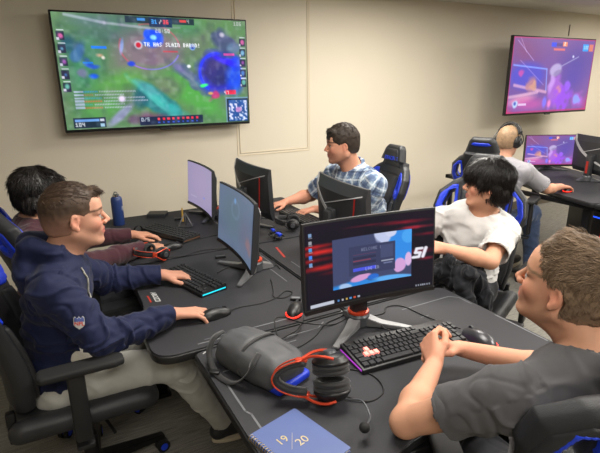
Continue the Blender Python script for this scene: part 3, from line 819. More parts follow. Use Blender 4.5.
def make_keyboard(loc, rz, label, rows_, w, glow, strip_col, desk=.738, lit=(), keys=True, d=.138, group=None):
    """rows_: key units per row; keys are single children sharing meshes"""
    t = thing('keyboard', label, 'keyboard', (loc[0], loc[1], desk), rad(rz), group)
    bm = bmesh.new(); prism(bm, round_poly([(-w/2, -d/2), (w/2, -d/2), (w/2, d/2), (-w/2, d/2)], .006), 0, .018, .003)
    for v in bm.verts:
        if v.co.z > .008: v.co.z += (v.co.y+d/2)*.09
    link('keyboard_case', bm_mesh('keyboard_case', bm, angle=.5), M_BLACK, t)
    bm = bmesh.new(); box(bm, (0, 0, .0155), (w-.008, d-.008, .006), .001, Matrix.Rotation(rad(3.), 3, 'X'))
    nm = 'keyboard_glow_%02x%02x%02x' % strip_col
    link('backlight_plate', bm_mesh('backlight_plate', bm), mat(nm, strip_col, .5, emit=strip_col, estr=glow), t)
    bm = bmesh.new()
    bm.free()
    for s in (-1, 1):
        bm = bmesh.new(); box(bm, (s*(w/2+.0008), 0, .012), (.0022, d*.9, .006), .0008)
        link('edge_light', bm_mesh('edge_light', bm), mat(nm, strip_col), t)
    u = (w-.014)/max(sum(r) for r in rows_); cache = {}; n = len(rows_); pitch = (d-.014)/n; kc = mat('keycap', (30, 30, 33), .5, var=.08)
    kl = mat('keycap_lit', (240, 150, 140), .5, emit=(255, 120, 110), estr=1.1)
    for r, row in enumerate(rows_):
        x = -w/2+.007; y = d/2-.007-pitch*(r+.5)
        for c, k in enumerate(row):
            if k > 0:
                key = (round(k, 2), (r, c) in lit)
                if key not in cache:
                    bm = bmesh.new(); vs = box(bm, (0, 0, .005), (k*u-.0022, pitch-.0022, .010), .0)
                    for v in bm.verts:
                        if v.co.z > .006: v.co.x -= math.copysign(.0016, v.co.x); v.co.y -= math.copysign(.0018, v.co.y)
                    bmesh.ops.bevel(bm, geom=list(bm.edges), offset=.0008, segments=1, affect='EDGES')
                    cache[key] = bm_mesh('keycap', bm); cache[key].materials.append(kl if (r, c) in lit else kc)
                o = bpy.data.objects.new('keycap', cache[key]); COL.objects.link(o); o.parent = t
                o.location = (x+k*u/2, y, .0185+(y+d/2)*.06); o.rotation_euler = (rad(3.5), 0, 0)
            x += abs(k)*u
    return t
ROWS_FULL = [[1, -1, 1, 1, 1, 1, -.5, 1, 1, 1, 1, -.5, 1, 1, 1, 1, -.25, 1, 1, 1, -.25, 1, 1, 1, 1],
             [1]*13+[2, -.25, 1, 1, 1, -.25, 1, 1, 1, 1], [1.5]+[1]*12+[1.5, -.25, 1, 1, 1, -.25, 1, 1, 1, 1],
             [1.75]+[1]*11+[2.25, -.25, -3, -.25, 1, 1, 1, -1], [2.25]+[1]*10+[2.75, -.25, -1, 1, -1, -.25, 1, 1, 1, -1],
             [1.25, 1.25, 1.25, 6.25, 1.25, 1.25, 2.5, -.25, 1, 1, 1, -.25, 2, 1, -1]]
ROWS_TKL = [[1, -1, 1, 1, 1, 1, -.5, 1, 1, 1, 1, -.5, 1, 1, 1, 1, -.25, 1, 1, 1], [1]*13+[2, -.25, 1, 1, 1], [1.5]+[1]*12+[1.5, -.25, 1, 1, 1],
            [1.75]+[1]*11+[2.25, -.25, -3], [2.25]+[1]*10+[2.75, -.25, -1, 1, -1], [1.25, 1.25, 1.25, 6.25, 1.25, 1.25, 1.25, 1.25, -.25, 1, 1, 1]]
def make_mouse(loc, rz, label, led=True, desk=.738, m_=None, group=None):
    t = thing('mouse', label, 'mouse', (loc[0], loc[1], desk), rad(rz), group)
    F = Field((-.05, -.08, -.01), (.05, .08, .06), .003)
    F.el((0, -.008, .006), (.033, .062, .034)); F.el((0, .035, .004), (.029, .035, .024), None, .01)
    F.el((-.045, .0, .016), (.016, .04, .02), None, .008, 's'); F.el((.047, .0, .016), (.016, .04, .02), None, .008, 's')
    F.rc((0, .02, .046), (0, .08, .034), .0022, None, .001, 's'); F.bx((0, 0, -.05), (.2, .2, .05), op='s')
    V, Q = F.surface(); link('mouse_shell', mesh('mouse_shell', relax(V, Q, 1), Q, True), m_ or M_BLACK, t)
    bm = bmesh.new(); cyl(bm, (-.004, .040, .029), (.004, .040, .029), .009, seg=16); link('scroll_wheel', bm_mesh('scroll_wheel', bm, angle=.6), M_DARK, t)
    if led:
        bm = bmesh.new(); pts = [(.034*sin(a), -.008-.0635*cos(a), .009) for a in np.linspace(-1.25, 1.25, 15)]; tube(bm, pts, .0035, 6)
        link('light_band', bm_mesh('light_band', bm, True), M_LED_R, t)
    return t
def cable(label, pts, r=.0022, n=8, group=None, name='cable'):
    bm = bmesh.new(); P = smooth_path(pts, n); o0 = Vector(P[0]); tube(bm, [p-o0 for p in P], r, 6)
    o = link(name, bm_mesh(name, bm, True), M_CABLE, loc=o0); return tag(o, label, 'cable', group)
def make_headset(loc, rot, label, accent, name='headset', mic=True, s=1., group=None, cup=M_CUSH, axes=None, dx=0.):
    """band in local XZ plane, arch upward, cups at the ends facing each other along X"""
    t = thing(name, label, 'headset', loc, 0, group); t.rotation_euler = rot if axes is None else Matrix([list(r) for r in np.array(axes).T]).to_euler(); t.scale = (s, s, s)
    bm = bmesh.new(); B_ = .080-dx; pts = [(B_*cos(a), 0, .080*sin(a)*1.12) for a in np.linspace(rad(10), rad(170), 25)]
    P = pts; rings = []
    for i, p in enumerate(P):
        a = rad(10)+rad(160)*i/24; n_ = Vector((cos(a), 0, sin(a))); b = Vector((0, 1, 0)); w = .019; h = .007
        rings.append([bm.verts.new(Vector(p)+n_*h*u+b*w*v) for u, v in ((-1, -.8), (-1, .8), (-.2, 1), (.8, .85), (1, 0), (.8, -.85), (-.2, -1))])
    for A, B in zip(rings, rings[1:]):
        for k in range(7): bm.faces.new((A[k], A[(k+1) % 7], B[(k+1) % 7], B[k]))
    bm.faces.new(rings[0]); bm.faces.new(rings[-1]); hb = link('headband', bm_mesh('headband', bm, True), M_CUSH, t)
    bm = bmesh.new()
    for sy in (-1, 1): tube(bm, [((B_+.009)*cos(a), sy*.0165, .0885*sin(a)*1.12) for a in np.linspace(rad(14), rad(166), 25)], .0022, 6)
    link('band_trim', bm_mesh('band_trim', bm, True), accent, hb)
    for sx in (-1, 1):
        bm = bmesh.new()
        for sy in (-1, 1): tube(bm, smooth_path([(sx*(.084-dx), sy*.006, .03), (sx*(.098-dx), sy*.02, 0), (sx*(.100-dx), sy*.034, -.03), (sx*(.094-dx), sy*.036, -.055)], 5), .0036, 6)
        box(bm, (sx*(.086-dx), 0, .025), (.010, .026, .030), .003); yk = link('yoke', bm_mesh('yoke', bm, angle=.7), accent, t)
        F = Field((sx*(.075-dx)-.045, -.06, -.11), (sx*(.075-dx)+.045, .06, .02), .0035)
        F.el((sx*(.090-dx), 0, -.045), (.014, .034, .038)); F.el((sx*(.080-dx), 0, -.045), (.014, .040, .046), None, .006)
        V, Q = F.surface(); ec = link('ear_cup', mesh('ear_cup', V, Q, True), M_BLACK, t)
        bm = bmesh.new()
        for j, (xx, rr) in enumerate(((.070-dx, .0095), (.058-dx, .0095))):
            pp = [(sx*xx, .031*cos(a), -.045+.037*sin(a)) for a in np.linspace(0, 2*pi, 29)[:-1]]; R0 = []
            for i, p in enumerate(pp):
                a = 2*pi*i/28; n_ = Vector((0, cos(a), sin(a))); b = Vector((1, 0, 0)); R0.append([bm.verts.new(Vector(p)+n_*rr*cos(q)+b*rr*.75*sin(q)) for q in np.linspace(0, 2*pi, 9)[:-1]])
            for i in range(28):
                for k in range(8): bm.faces.new((R0[i][k], R0[i][(k+1) % 8], R0[(i+1) % 28][(k+1) % 8], R0[(i+1) % 28][k]))
        link('ear_cushion', bm_mesh('ear_cushion', bm, True), cup, ec)
        bm = bmesh.new(); cyl(bm, (sx*(.100-dx), 0, -.045), (sx*(.107-dx), 0, -.045), .018, .015); link('cup_badge', bm_mesh('cup_badge', bm, angle=.6), M_GREY, ec)
    if mic:
        bm = bmesh.new(); P = smooth_path([(-.100+dx, -.01, -.075), (-.088+dx*.8, -.03, -.115), (-.075, -.07, -.130), (-.082, -.105, -.118)], 8); tube(bm, P, .0024, 6); mc = link('mic_boom', bm_mesh('mic_boom', bm, True), M_GREY, t)
        F = Field((-.12, -.14, -.15), (-.05, -.08, -.08), .003); F.el((-.083, -.112, -.115), (.012, .014, .012)); V, Q = F.surface(); link('mic_foam', mesh('mic_foam', V, Q, True), M_RUB, mc)
    return t
# ------------------------------------------------------------------ the room
WY = 4.09
def slab(name, lo, hi, m_, bev=0.):
    bm = bmesh.new(); lo = Vector(lo); hi = Vector(hi); box(bm, (hi-lo)/2, hi-lo, bev); return struct(link(name, bm_mesh(name, bm), m_, loc=lo))
def carpet():
    M = bpy.data.materials.new('carpet_tiles'); M.use_nodes = True; nt = M.node_tree; N = nt.nodes; L = nt.links; B = N['Principled BSDF']
    tc = N.new('ShaderNodeTexCoord'); mp = N.new('ShaderNodeMapping'); mp.inputs['Scale'].default_value = (8, 120, 1); L.new(tc.outputs['Object'], mp.inputs[0])
    a = N.new('ShaderNodeTexNoise'); a.inputs['Scale'].default_value = 1.2; a.inputs['Detail'].default_value = 6; L.new(mp.outputs[0], a.inputs['Vector'])
    b = N.new('ShaderNodeTexNoise'); b.inputs['Scale'].default_value = 240; L.new(tc.outputs['Object'], b.inputs['Vector'])
    ad = N.new('ShaderNodeMath'); ad.operation = 'ADD'; L.new(a.outputs['Fac'], ad.inputs[0]); L.new(b.outputs['Fac'], ad.inputs[1])
    cr = N.new('ShaderNodeValToRGB'); e = cr.color_ramp.elements; e[0].position = .35; e[0].color = C4(88, 86, 81); e[1].position = .65; e[1].color = C4(146, 142, 133)
    hf = N.new('ShaderNodeMath'); hf.operation = 'MULTIPLY'; hf.inputs[1].default_value = .5; L.new(ad.outputs[0], hf.inputs[0]); L.new(hf.outputs[0], cr.inputs[0])
    L.new(cr.outputs[0], B.inputs['Base Color']); B.inputs['Roughness'].default_value = .95
    bp = N.new('ShaderNodeBump'); bp.inputs['Strength'].default_value = .6; bp.inputs['Distance'].default_value = .004; L.new(hf.outputs[0], bp.inputs['Height']); L.new(bp.outputs[0], B.inputs['Normal'])
    return M
slab('floor', (-2.6, -3.2, -.1), (8.2, WY, 0), carpet())
slab('ceiling', (-2.6, -3.2, CEIL), (8.2, WY, CEIL+.1), M_CEIL)
slab('wall_back', (-2.7, WY, -.1), (8.3, WY+.12, CEIL+.1), M_WALL)
slab('wall_left', (-2.7, -3.2, -.1), (-2.6, WY, CEIL+.1), M_WALL)
slab('wall_right', (8.2, -3.2, -.1), (8.3, WY, CEIL+.1), M_WALL)
slab('wall_front', (-2.7, -3.3, -.1), (8.3, -3.2, CEIL+.1), M_WALL)
M_BASE = mat('baseboard_vinyl', (96, 88, 76), .5, var=.03)
slab('baseboard_back', (-2.6, WY-.012, 0), (8.2, WY, .10), M_BASE, .003)
# flat raised panel frame on the wall (painted over)
bm = bmesh.new(); x0, x1, z0 = 1.60, 2.335, 1.0
for w_, d_, o_ in ((.010, .004, 0), (.005, .007, .022)):
    a0, a1, b0 = x0+o_, x1-o_, z0+o_
    box(bm, ((a0), -d_/2, (b0+CEIL)/2), (w_, d_, CEIL-b0), .001); box(bm, ((a1), -d_/2, (b0+CEIL)/2), (w_, d_, CEIL-b0), .001); box(bm, ((a0+a1)/2, -d_/2, b0), (a1-a0, d_, w_), .001)
struct(link('trim_1', bm_mesh('trim_1', bm), mat('trim_paint', (214, 200, 174), .6, var=.01), loc=(0, WY, 0)))
bm = bmesh.new(); box(bm, (0, 0, -.06), (.010, .008, .13), .002); struct(link('trim_2', bm_mesh('trim_2', bm), mat('conduit_paint', (120, 112, 98), .6, var=.02), loc=(6.06, WY-.006, 2.27)))
# ceiling lights
for i, (x, y, p) in enumerate(TROFFERS):
    t = thing('ceiling_light', 'recessed rectangular white ceiling light over the room', 'ceiling light', (x, y, CEIL-.012), 0, 'recessed ceiling lights')
    bm = bmesh.new()
    for cx, cy, sx, sy in ((0, .31, 1.24, .02), (0, -.31, 1.24, .02), (.61, 0, .02, .60), (-.61, 0, .02, .60)): box(bm, (cx, cy, 0), (sx, sy, .02), .002)
    link('frame', bm_mesh('frame', bm), M_CEIL, t)
    bm = bmesh.new(); box(bm, (0, 0, .004), (1.2, .6, .006)); link('diffuser', bm_mesh('diffuser', bm), mat('lit_diffuser', (255, 247, 232), .5, emit=(255, 244, 226), estr=3.), t)
    ld = bpy.data.lights.new('troffer_light', 'AREA'); ld.shape = 'RECTANGLE'; ld.size = 1.2; ld.size_y = .6; ld.energy = p; ld.color = (1, .965, .90)
    lo = bpy.data.objects.new('troffer_light', ld); COL.objects.link(lo); lo.location = (0, 0, -.02); lo.parent = t
# wall outlet behind the far desk
t = thing('wall_outlet', 'white wall outlet with a black plug and cord above the far desk', 'outlet', (5.52, WY-.004, .86))
bm = bmesh.new(); box(bm, (0, 0, 0), (.075, .008, .12), .002); link('cover_plate', bm_mesh('cover_plate', bm), mat('outlet_white', (220, 216, 205), .5), t)
bm = bmesh.new(); box(bm, (0, -.02, .02), (.035, .035, .03), .005); tube(bm, smooth_path([(0, -.035, .02), (.04, -.06, .01), (.06, -.05, -.07), (.03, -.04, -.12)], 6), .004, 6); link('plug', bm_mesh('plug', bm, True), M_BLACK, t)

# ------------------------------------------------------------------ wall televisions
def paint_tv_green(w=250, h=140):
    c = Canvas(w, h, (86, 112, 92)); B = c.blob
    c.mix(.55+.35*c.noise(3, 1), (92, 128, 84)); c.mix(.25*np.clip(c.noise(9, 2), 0, 1), (130, 120, 120))
    B(.28, .13, .30, .22, (74, 104, 96), .8, 0, .7); B(.12, .45, .12, .35, (58, 120, 92), .7, 10, .7)
    B(.45, .30, .22, .24, (128, 108, 122), .85, 0, .5); B(.36, .42, .14, .2, (120, 112, 116), .6, 0, .6)
    B(.70, .22, .14, .22, (104, 118, 100), .8, 0, .7); B(.66, .08, .12, .12, (74, 134, 92), .6, 0, .8)
    B(.68, .72, .28, .17, (82, 152, 74), .8, 35, .6); B(.30, .56, .20, .13, (92, 150, 76), .7, -15, .7); B(.17, .82, .16, .13, (84, 142, 78), .8, -10, .7)
    B(.54, .62, .10, .12, (118, 118, 108), .6, 20, .6)
    B(.10, .33, .03, .14, (56, 84, 120), .8, 25, .5, .3, 3); B(.06, .26, .05, .10, (40, 78, 98), .8, 0, .6); B(.17, .06, .16, .07, (96, 116, 120), .6, 0, .7)
    B(.47, .76, .19, .12, (52, 120, 122), .95, 38, .35, .25, 4); B(.43, .66, .09, .06, (92, 158, 160), .8, 35, .6, .4, 5); B(.52, .80, .12, .045, (70, 168, 164), .7, 40, .6); B(.38, .74, .05, .12, (36, 84, 92), .8, 10, .5)
    B(.27, .88, .11, .05, (150, 150, 186), .8, -40, .5); B(.42, .93, .13, .08, (104, 66, 96), .8, 0, .6, .3, 6); B(.34, .93, .05, .06, (88, 72, 90), .7)
    B(.66, .55, .16, .075, (86, 104, 122), .95, 38, .35, .35, 7); B(.64, .52, .11, .03, (120, 130, 150), .7, 38, .5, .5, 60); B(.47, .78, .22, .04, (96, 190, 180), .6, 42, .6, .4, 61); B(.57, .86, .08, .06, (60, 150, 150), .7, 20, .5, .4, 62); B(.09, .36, .03, .12, (70, 110, 150), .7, 25, .5, .5, 63); B(.14, .40, .03, .05, (60, 90, 160), .7, 20, .5, .5, 64); B(.60, .46, .05, .04, (110, 104, 150), .6, 30); B(.73, .64, .07, .03, (60, 120, 110), .6, 38)
    B(.83, .50, .155, .24, (52, 50, 190), .95, 0, .35, .12, 8); B(.83, .50, .12, .17, (44, 48, 96), .9, 10, .4, .1, 9); B(.80, .42, .055, .08, (68, 60, 110), .8, 0, .6); B(.92, .56, .07, .20, (36, 84, 214), .85, 0, .6)
    c.ring(.815, .50, .10, .18, .10, (54, 70, 255), .9, 120, 330); B(.93, .40, .05, .10, (40, 70, 220), .7, 0, .6); B(.86, .38, .09, .05, (60, 40, 235), .8, 20, .6)
    B(.865, .20, .075, .11, (70, 80, 112), .9, 30, .35, .35, 10); B(.92, .26, .055, .07, (92, 116, 140), .9, 0, .4, .3, 11); B(.855, .14, .02, .03, (190, 190, 200), .9); B(.87, .33, .06, .05, (44, 70, 120), .8)
    c.ring(.455, .27, .155, .20, .035, (206, 96, 110), .55, 100, 200); c.ring(.455, .27, .155, .20, .03, (136, 126, 230), .75, 20, 130); c.ring(.455, .27, .155, .20, .03, (200, 90, 110), .6, 250, 380)
    B(.31, .27, .012, .09, (150, 170, 230), .7, 12, .5); B(.35, .42, .025, .03, (40, 70, 190), .9, 0, .5)
    B(.47, .20, .055, .085, (30, 80, 240), .95, 0, .4, .4, 12); B(.475, .185, .022, .03, (150, 220, 255), 1, 0, .5); B(.45, .23, .05, .04, (46, 110, 236), .8)
    B(.15, .44, .05, .035, (46, 84, 180), .95, 15, .4, .5, 13); B(.16, .53, .03, .03, (40, 90, 210), .9); B(.11, .5, .03, .05, (120, 110, 150), .7, 30, .5, .4, 14); B(.20, .35, .035, .035, (190, 156, 130), .9, 0, .5, .8, 15); B(.215, .37, .012, .02, (240, 230, 220), .9)
    c.rect(.165, .272, .235, .292, (44, 120, 220)); c.rect(.115, .405, .165, .42, (44, 120, 200)); c.rect(.86, .315, .925, .335, (206, 90, 160)); B(.74, .62, .03, .02, (60, 226, 110), .9, 0, .5, .8, 16); B(.795, .725, .04, .05, (180, 66, 112), .9, 0, .5, .7, 17); B(.77, .70, .02, .02, (236, 180, 90), .8)
    c.rect(.86, .675, .925, .715, (200, 52, 80)); c.text(w*.855, h*.68, '47', (240, 200, 210), .8)
    B(.655, .44, .014, .02, (226, 232, 236), 1, 0, .5)
    c.line(.06, .02, .24, .075, .012, (170, 180, 190), .7); c.line(.24, .075, .46, .105, .011, (176, 180, 190), .6); c.line(.46, .105, .62, .09, .008, (150, 160, 165), .4)
    # top bar with the score
    c.rect(.34, .01, .70, .065, (24, 40, 52), .85); c.rect(.46, .01, .58, .095, (20, 42, 70), .9); c.text(w*.475, h*.03, '31', (90, 170, 255)); c.text(w*.515, h*.03, '/', (230, 230, 230)); c.text(w*.535, h*.03, '36', (240, 80, 90))
    c.rect(.40, .025, .44, .045, (80, 150, 230), .8); c.rect(.62, .025, .655, .045, (226, 80, 80), .8); c.text(w*.66, h*.02, '4', (200, 200, 200), .6); c.text(w*.49, h*.11, '28:50', (220, 226, 230), .7)
    # announcement
    B(.395, .255, .024, .042, (210, 220, 230), 1, 0, .4); B(.395, .255, .017, .030, (170, 40, 60), 1, 0, .4); B(.682, .262, .020, .036, (150, 180, 230), 1, 0, .4); B(.682, .262, .013, .022, (40, 70, 150), 1, 0, .4)
    c.text(w*.425, h*.235, 'TK HAS SLAIN BARON!', (240, 244, 250), .95)
    c.rect(.52, .300, .60, .312, (200, 60, 70), .6)
    # portraits
    for u0, v0, n in ((.012, .155, 5), (.955, .17, 5)):
        for i in range(n):
            v = v0+i*.108*(1 if u0 < .5 else .92); c.rect(u0, v, u0+.036, v+.075, (34, 36, 56), .9); B(u0+.020, v+.035, .014, .03, [(200, 110, 160), (120, 170, 200), (150, 90, 160), (90, 130, 190), (120, 190, 170)][i], .9, 0, .5, .6, 20+i)
            c.rect(u0+.004, v-.014, u0+.036, v-.006, (226, 230, 240), .8); c.rect(u0+.002, v+.05, u0+.010, v+.07, (230, 230, 240), .8)
    # chat lines
    for i, (a, b, cc) in enumerate(((.17, .36, (60, 140, 190)), (.15, .30, (150, 110, 80)), (.19, .40, (60, 150, 170)), (.19, .42, (190, 100, 70)), (.14, .30, (70, 160, 150)), (.19, .33, (190, 100, 70)))):
        v = .655+i*.028; c.rect(.055, v, .10, v+.018, (196, 204, 230), .75)
        for k in range(int(w*.10), int(w*a), 2): c.rect(k/w, v+.002, (k+1.2)/w, v+.018, cc, .85)
        for k in range(int(w*a)+2, int(w*b), 2): c.rect(k/w, v+.002, (k+1.1)/w, v+.018, (200, 206, 224), .7)
    B(.285, .735, .026, .04, (230, 220, 240), .95, 0, .6, .4, 33)
    c.rect(.035, .895, .19, .985, (20, 34, 50), .92); c.rect(.045, .91, .16, .925, (110, 150, 200)); c.text(w*.047, h*.94, '104', (220, 226, 230), .8); c.rect(.165, .905, .185, .93, (190, 200, 210)); c.rect(.165, .95, .185, .975, (150, 180, 200))
    c.rect(.365, .905, .715, .985, (22, 34, 58), .92); c.text(w*.375, h*.915, '0/5', (200, 210, 220), .8)
    for i in range(9): c.rect(.46+i*.027, .92, .472+i*.027, .94, (226, 60, 80) if i % 3 else (240, 90, 100), .9); c.rect(.46+i*.027, .955, .470+i*.027, .968, (70, 100, 200), .8)
    # map in the corner
    c.rect(.862, .75, .995, .995, (20, 34, 44)); c.rect(.875, .775, .99, .985, (44, 84, 140)); c.mix(((c.u > .875) & (c.u < .99) & (c.v > .775) & (c.v < .985))*np.clip(c.noise(60, 40)*2.2, 0, 1), (210, 216, 236)); B(.935, .875, .018, .03, (206, 150, 200), .9, 0, .5, .5, 41)
    c.line(.862, .75, .995, .75, .006, (120, 150, 170)); c.line(.862, .75, .862, .99, .006, (120, 150, 170)); c.text(w*.93, h*.02, '106', (226, 226, 226), .6)
    c.mix(.16*np.clip(c.noise(26, 50), 0, 1), (210, 220, 230)); c.mix(.22*np.clip(-c.noise(18, 51), 0, 1), (20, 30, 50)); c.mix(.12*np.clip(c.noise(12, 52), 0, 1), (150, 90, 170))
    g = c.A.mean(2, keepdims=True); c.A = np.clip((g+(c.A-g)*1.25-108)*1.10+118, 0, 255); return c
def paint_tv_purple(w=180, h=104):
    c = Canvas(w, h, (96, 72, 140)); B = c.blob
    c.mix(.5+.4*c.noise(2.5, 3), (110, 78, 136)); B(.15, .15, .3, .3, (120, 66, 98), .7, 0, .8); B(.5, .12, .4, .2, (112, 80, 130), .7, 0, .8); B(.8, .3, .3, .3, (74, 66, 138), .8, 0, .8); B(.75, .55, .22, .3, (70, 62, 150), .7, 0, .8)
    B(.2, .5, .26, .22, (60, 70, 190), .75, 0, .4); c.line(.03, .36, .42, .41, .010, (120, 150, 240), .9); c.line(.42, .41, .44, .70, .010, (130, 160, 240), .8); c.line(.06, .62, .44, .72, .02, (220, 170, 190), .7)
    B(.12, .46, .05, .05, (200, 70, 150), .8, 0, .6, .5, 4); B(.26, .62, .07, .11, (176, 120, 120), .9, -20, .5, .6, 5); B(.30, .66, .05, .08, (200, 150, 110), .7, 0, .5, .8, 6)
    B(.15, .82, .22, .08, (214, 150, 170), .8, -8, .6); B(.25, .88, .3, .12, (190, 80, 150), .7, 0, .7); c.line(.0, .78, .34, .72, .02, (236, 190, 200), .6)
    B(.55, .70, .10, .30, (150, 90, 190), .95, 10, .4, .25, 7); B(.50, .60, .05, .16, (190, 150, 220), .8, 15, .5, .4, 8); B(.53, .42, .085, .095, (170, 160, 196), .95, -15, .3); B(.56, .46, .07, .05, (120, 110, 150), .7, -15, .5); B(.60, .72, .05, .08, (214, 140, 120), .9, 30, .5, .3, 9)
    B(.71, .64, .06, .09, (136, 84, 220), .95, 0, .4, .2, 10); B(.66, .82, .14, .20, (140, 70, 216), .9, 20, .5, .5, 11); B(.88, .85, .12, .14, (170, 84, 190), .8, 0, .6, .4, 12); B(.85, .84, .05, .07, (120, 160, 240), .8, 0, .6, .6, 13); B(.44, .86, .035, .10, (110, 110, 240), .9); B(.50, .88, .03, .07, (240, 130, 190), .8)
    c.line(.55, .40, .80, .24, .008, (150, 150, 190), .8); B(.73, .24, .016, .026, (200, 210, 230), .95); c.line(.05, .05, .25, .30, .006, (180, 160, 220), .6); c.line(.10, .30, .40, .62, .006, (170, 150, 220), .5); c.line(.08, .02, .16, .2, .005, (200, 170, 210), .5)
    c.rect(.44, .06, .50, .12, (50, 70, 210)); c.rect(.50, .07, .58, .11, (70, 60, 110), .8); c.rect(.58, .05, .635, .11, (230, 130, 80)); c.rect(.47, .135, .61, .165, (226, 110, 90), .8); c.text(w*.595, h*.055, '2', (250, 230, 220), .9)
    c.rect(.84, .07, .91, .16, (36, 150, 230), .95); c.rect(.92, .07, .98, .16, (220, 120, 80), .85); c.text(w*.85, h*.09, '100', (220, 240, 255), .6)
    B(.09, .865, .035, .06, (170, 220, 240), .9, 0, .4, .3, 14); B(.09, .865, .02, .035, (50, 70, 160), .9); c.rect(.13, .87, .22, .89, (226, 220, 240), .7)
    for a in ((0, .0, .012, 1), (.988, 0, 1, 1), (0, .975, 1, 1), (0, 0, 1, .018)): c.rect(*a, (190, 40, 80), .6)
    B(0, 1, .09, .12, (200, 50, 90), .7, 0, .9); B(1, 1, .09, .3, (200, 40, 90), .6, 0, .9); c.mix(.14, (190, 150, 220)); c.A = np.clip((c.A-110)*1.15+122, 0, 255); return c
def make_tv(x, z, label, cv, em, tiltx=0., y=3.955):
    t = thing('television', label, 'television', (x, y, z)); Wd, Hh = 1.45, .83
    bm = bmesh.new(); box(bm, (0, .018, 0), (Wd, .036, Hh), .006); box(bm, (0, .045, -.08), (1.0, .03, .46), .012); link('housing', bm_mesh('housing', bm, angle=.6), M_BLACK, t)
    me = screen_mesh(cv, Wd-.026, Hh-.034, 0); me.transform(Matrix.Translation((0, -.002, .004))); link('screen', me, screen_mat('screen_%s' % em, em), t)
    bm = bmesh.new(); box(bm, (0, .097, 0), (.4, .075, .4), .004); link('wall_mount', bm_mesh('wall_mount', bm), M_STEEL, t)
    bm = bmesh.new(); box(bm, (0, .004, -Hh/2-.004), (.09, .02, .014), .003); link('badge', bm_mesh('badge', bm), M_BLACK, t)
    return t
make_tv(.944, 1.705, 'large wall television showing a green and purple strategy game', paint_tv_green(), 1.0)
make_tv(5.30, 1.665, 'purple and pink wall television over the far desk, right side', paint_tv_purple(), 1.0, y=3.70)
t = [o for o in COL.objects if o.name == 'television.001'][0]
bm = bmesh.new(); box(bm, (0, .20, 0), (.06, .28, .08), .01); box(bm, (0, .335, 0), (.3, .02, .3), .004); link('swing_arm', bm_mesh('swing_arm', bm, angle=.6), M_STEEL, t)

# ------------------------------------------------------------------ desks
TOPZ = .735
def make_desk(label, poly, radii, legs, matpoly=None, loc=(0, 0), group='black gaming desks'):
    ox, oy = loc; t = thing('gaming_desk', label, 'desk', (ox, oy, 0), 0, None)
    P = [(x-ox, y-oy) for x, y in poly]; R = round_poly(P, radii, 8)
    bm = bmesh.new(); prism(bm, R, .700, .730, .006); link('tabletop', bm_mesh('tabletop', bm, angle=.5), M_BLACK, t)
    cx = sum(p[0] for p in R)/len(R); cy = sum(p[1] for p in R)/len(R)
    xs = [p[0] for p in P]; ys = [p[1] for p in P]; sx = (max(xs)-min(xs)); sy = (max(ys)-min(ys))
    Q = [(cx+(x-cx)*(1-.012/sx), cy+(y-cy)*(1-.012/sy)) for x, y in R]
    bm = bmesh.new(); prism(bm, Q, .7295, TOPZ, .0012, 1); mt = link('desk_mat', bm_mesh('desk_mat', bm, angle=.5), M_MAT, t)
    bm = bmesh.new(); x0, x1, y0, y1 = min(xs)+.09, max(xs)-.09, min(ys)+.09, max(ys)-.09
    for a, b in (((x0, y0), (x1, y0)), ((x0, y1), (x1, y1)), ((x0, y0), (x0, y1)), ((x1, y0), (x1, y1))):
        box(bm, ((a[0]+b[0])/2, (a[1]+b[1])/2, .68), (abs(a[0]-b[0])+.04, abs(a[1]-b[1])+.04, .036), .003)
    link('under_frame', bm_mesh('under_frame', bm), M_STEEL, t)
    for x, y in legs:
        bm = bmesh.new(); box(bm, (x-ox, y-oy, .345), (.06, .06, .66), .006); box(bm, (x-ox, y-oy, .012), (.09, .09, .024), .006); link('leg', bm_mesh('leg', bm, angle=.6), M_STEEL, t)
    return t, mt
def mat_line(mt, t, pts, w=.004, m_=None, name='mat_print'):
    ox, oy = t.location[0], t.location[1]; bm = bmesh.new(); P = [Vector((x-ox, y-oy, TOPZ+.0003)) for x, y in pts]
    for a, b in zip(P, P[1:]):
        d = (b-a).normalized(); q = Vector((-d.y, d.x, 0))*w/2; e = d*w*.4
        vs = [bm.verts.new(p) for p in (a-e-q, b+e-q, b+e+q, a-e+q)]; r = bmesh.ops.extrude_face_region(bm, geom=[bm.faces.new(vs)]); bmesh.ops.translate(bm, vec=(0, 0, .0004), verts=[g for g in r['geom'] if isinstance(g, bmesh.types.BMVert)])
    return link(name, bm_mesh(name, bm), m_ or M_PRINT, mt)
def mat_text(mt, t, s, x, y, rz, size, m_, shear=.2):
    me = text_mesh(s, size, .0002, shear, size*.02); me.transform(Matrix.Translation((x-t.location[0], y-t.location[1], TOPZ+.0006)) @ Matrix.Rotation(rad(rz), 4, 'Z')); link('mat_lettering', me, m_, mt)
dn, dm = make_desk('black desk nearest the camera, with the notebook and black red headset on it', [(.385, .76), (.60, .72), (.75, .80), (1.22, .80), (1.36, .72), (1.552, .74), (1.552, 1.505), (.385, 1.505)], [.03, .06, .15, .15, .06, .03, .04, .03], [(.46, .86), (1.50, .83), (.62, 1.44), (1.50, 1.44)], loc=(.98, 1.13))
mat_line(dm, dn, [(.44, 1.34), (.50, 1.34), (.62, 1.40), (.74, 1.40)]); mat_line(dm, dn, [(1.24, 1.40), (1.50, 1.40), (1.53, 1.37), (1.53, 1.30)]); mat_line(dm, dn, [(.425, 1.33), (.425, 1.12), (.435, 1.10), (.435, .98)], .006)
mat_line(dm, dn, [(.62, 1.44), (.86, 1.44), (.90, 1.47)]); mat_line(dm, dn, [(1.535, 1.18), (1.535, .95)], .006); mat_line(dm, dn, [(1.26, 1.31), (1.30, 1.31)], .003)
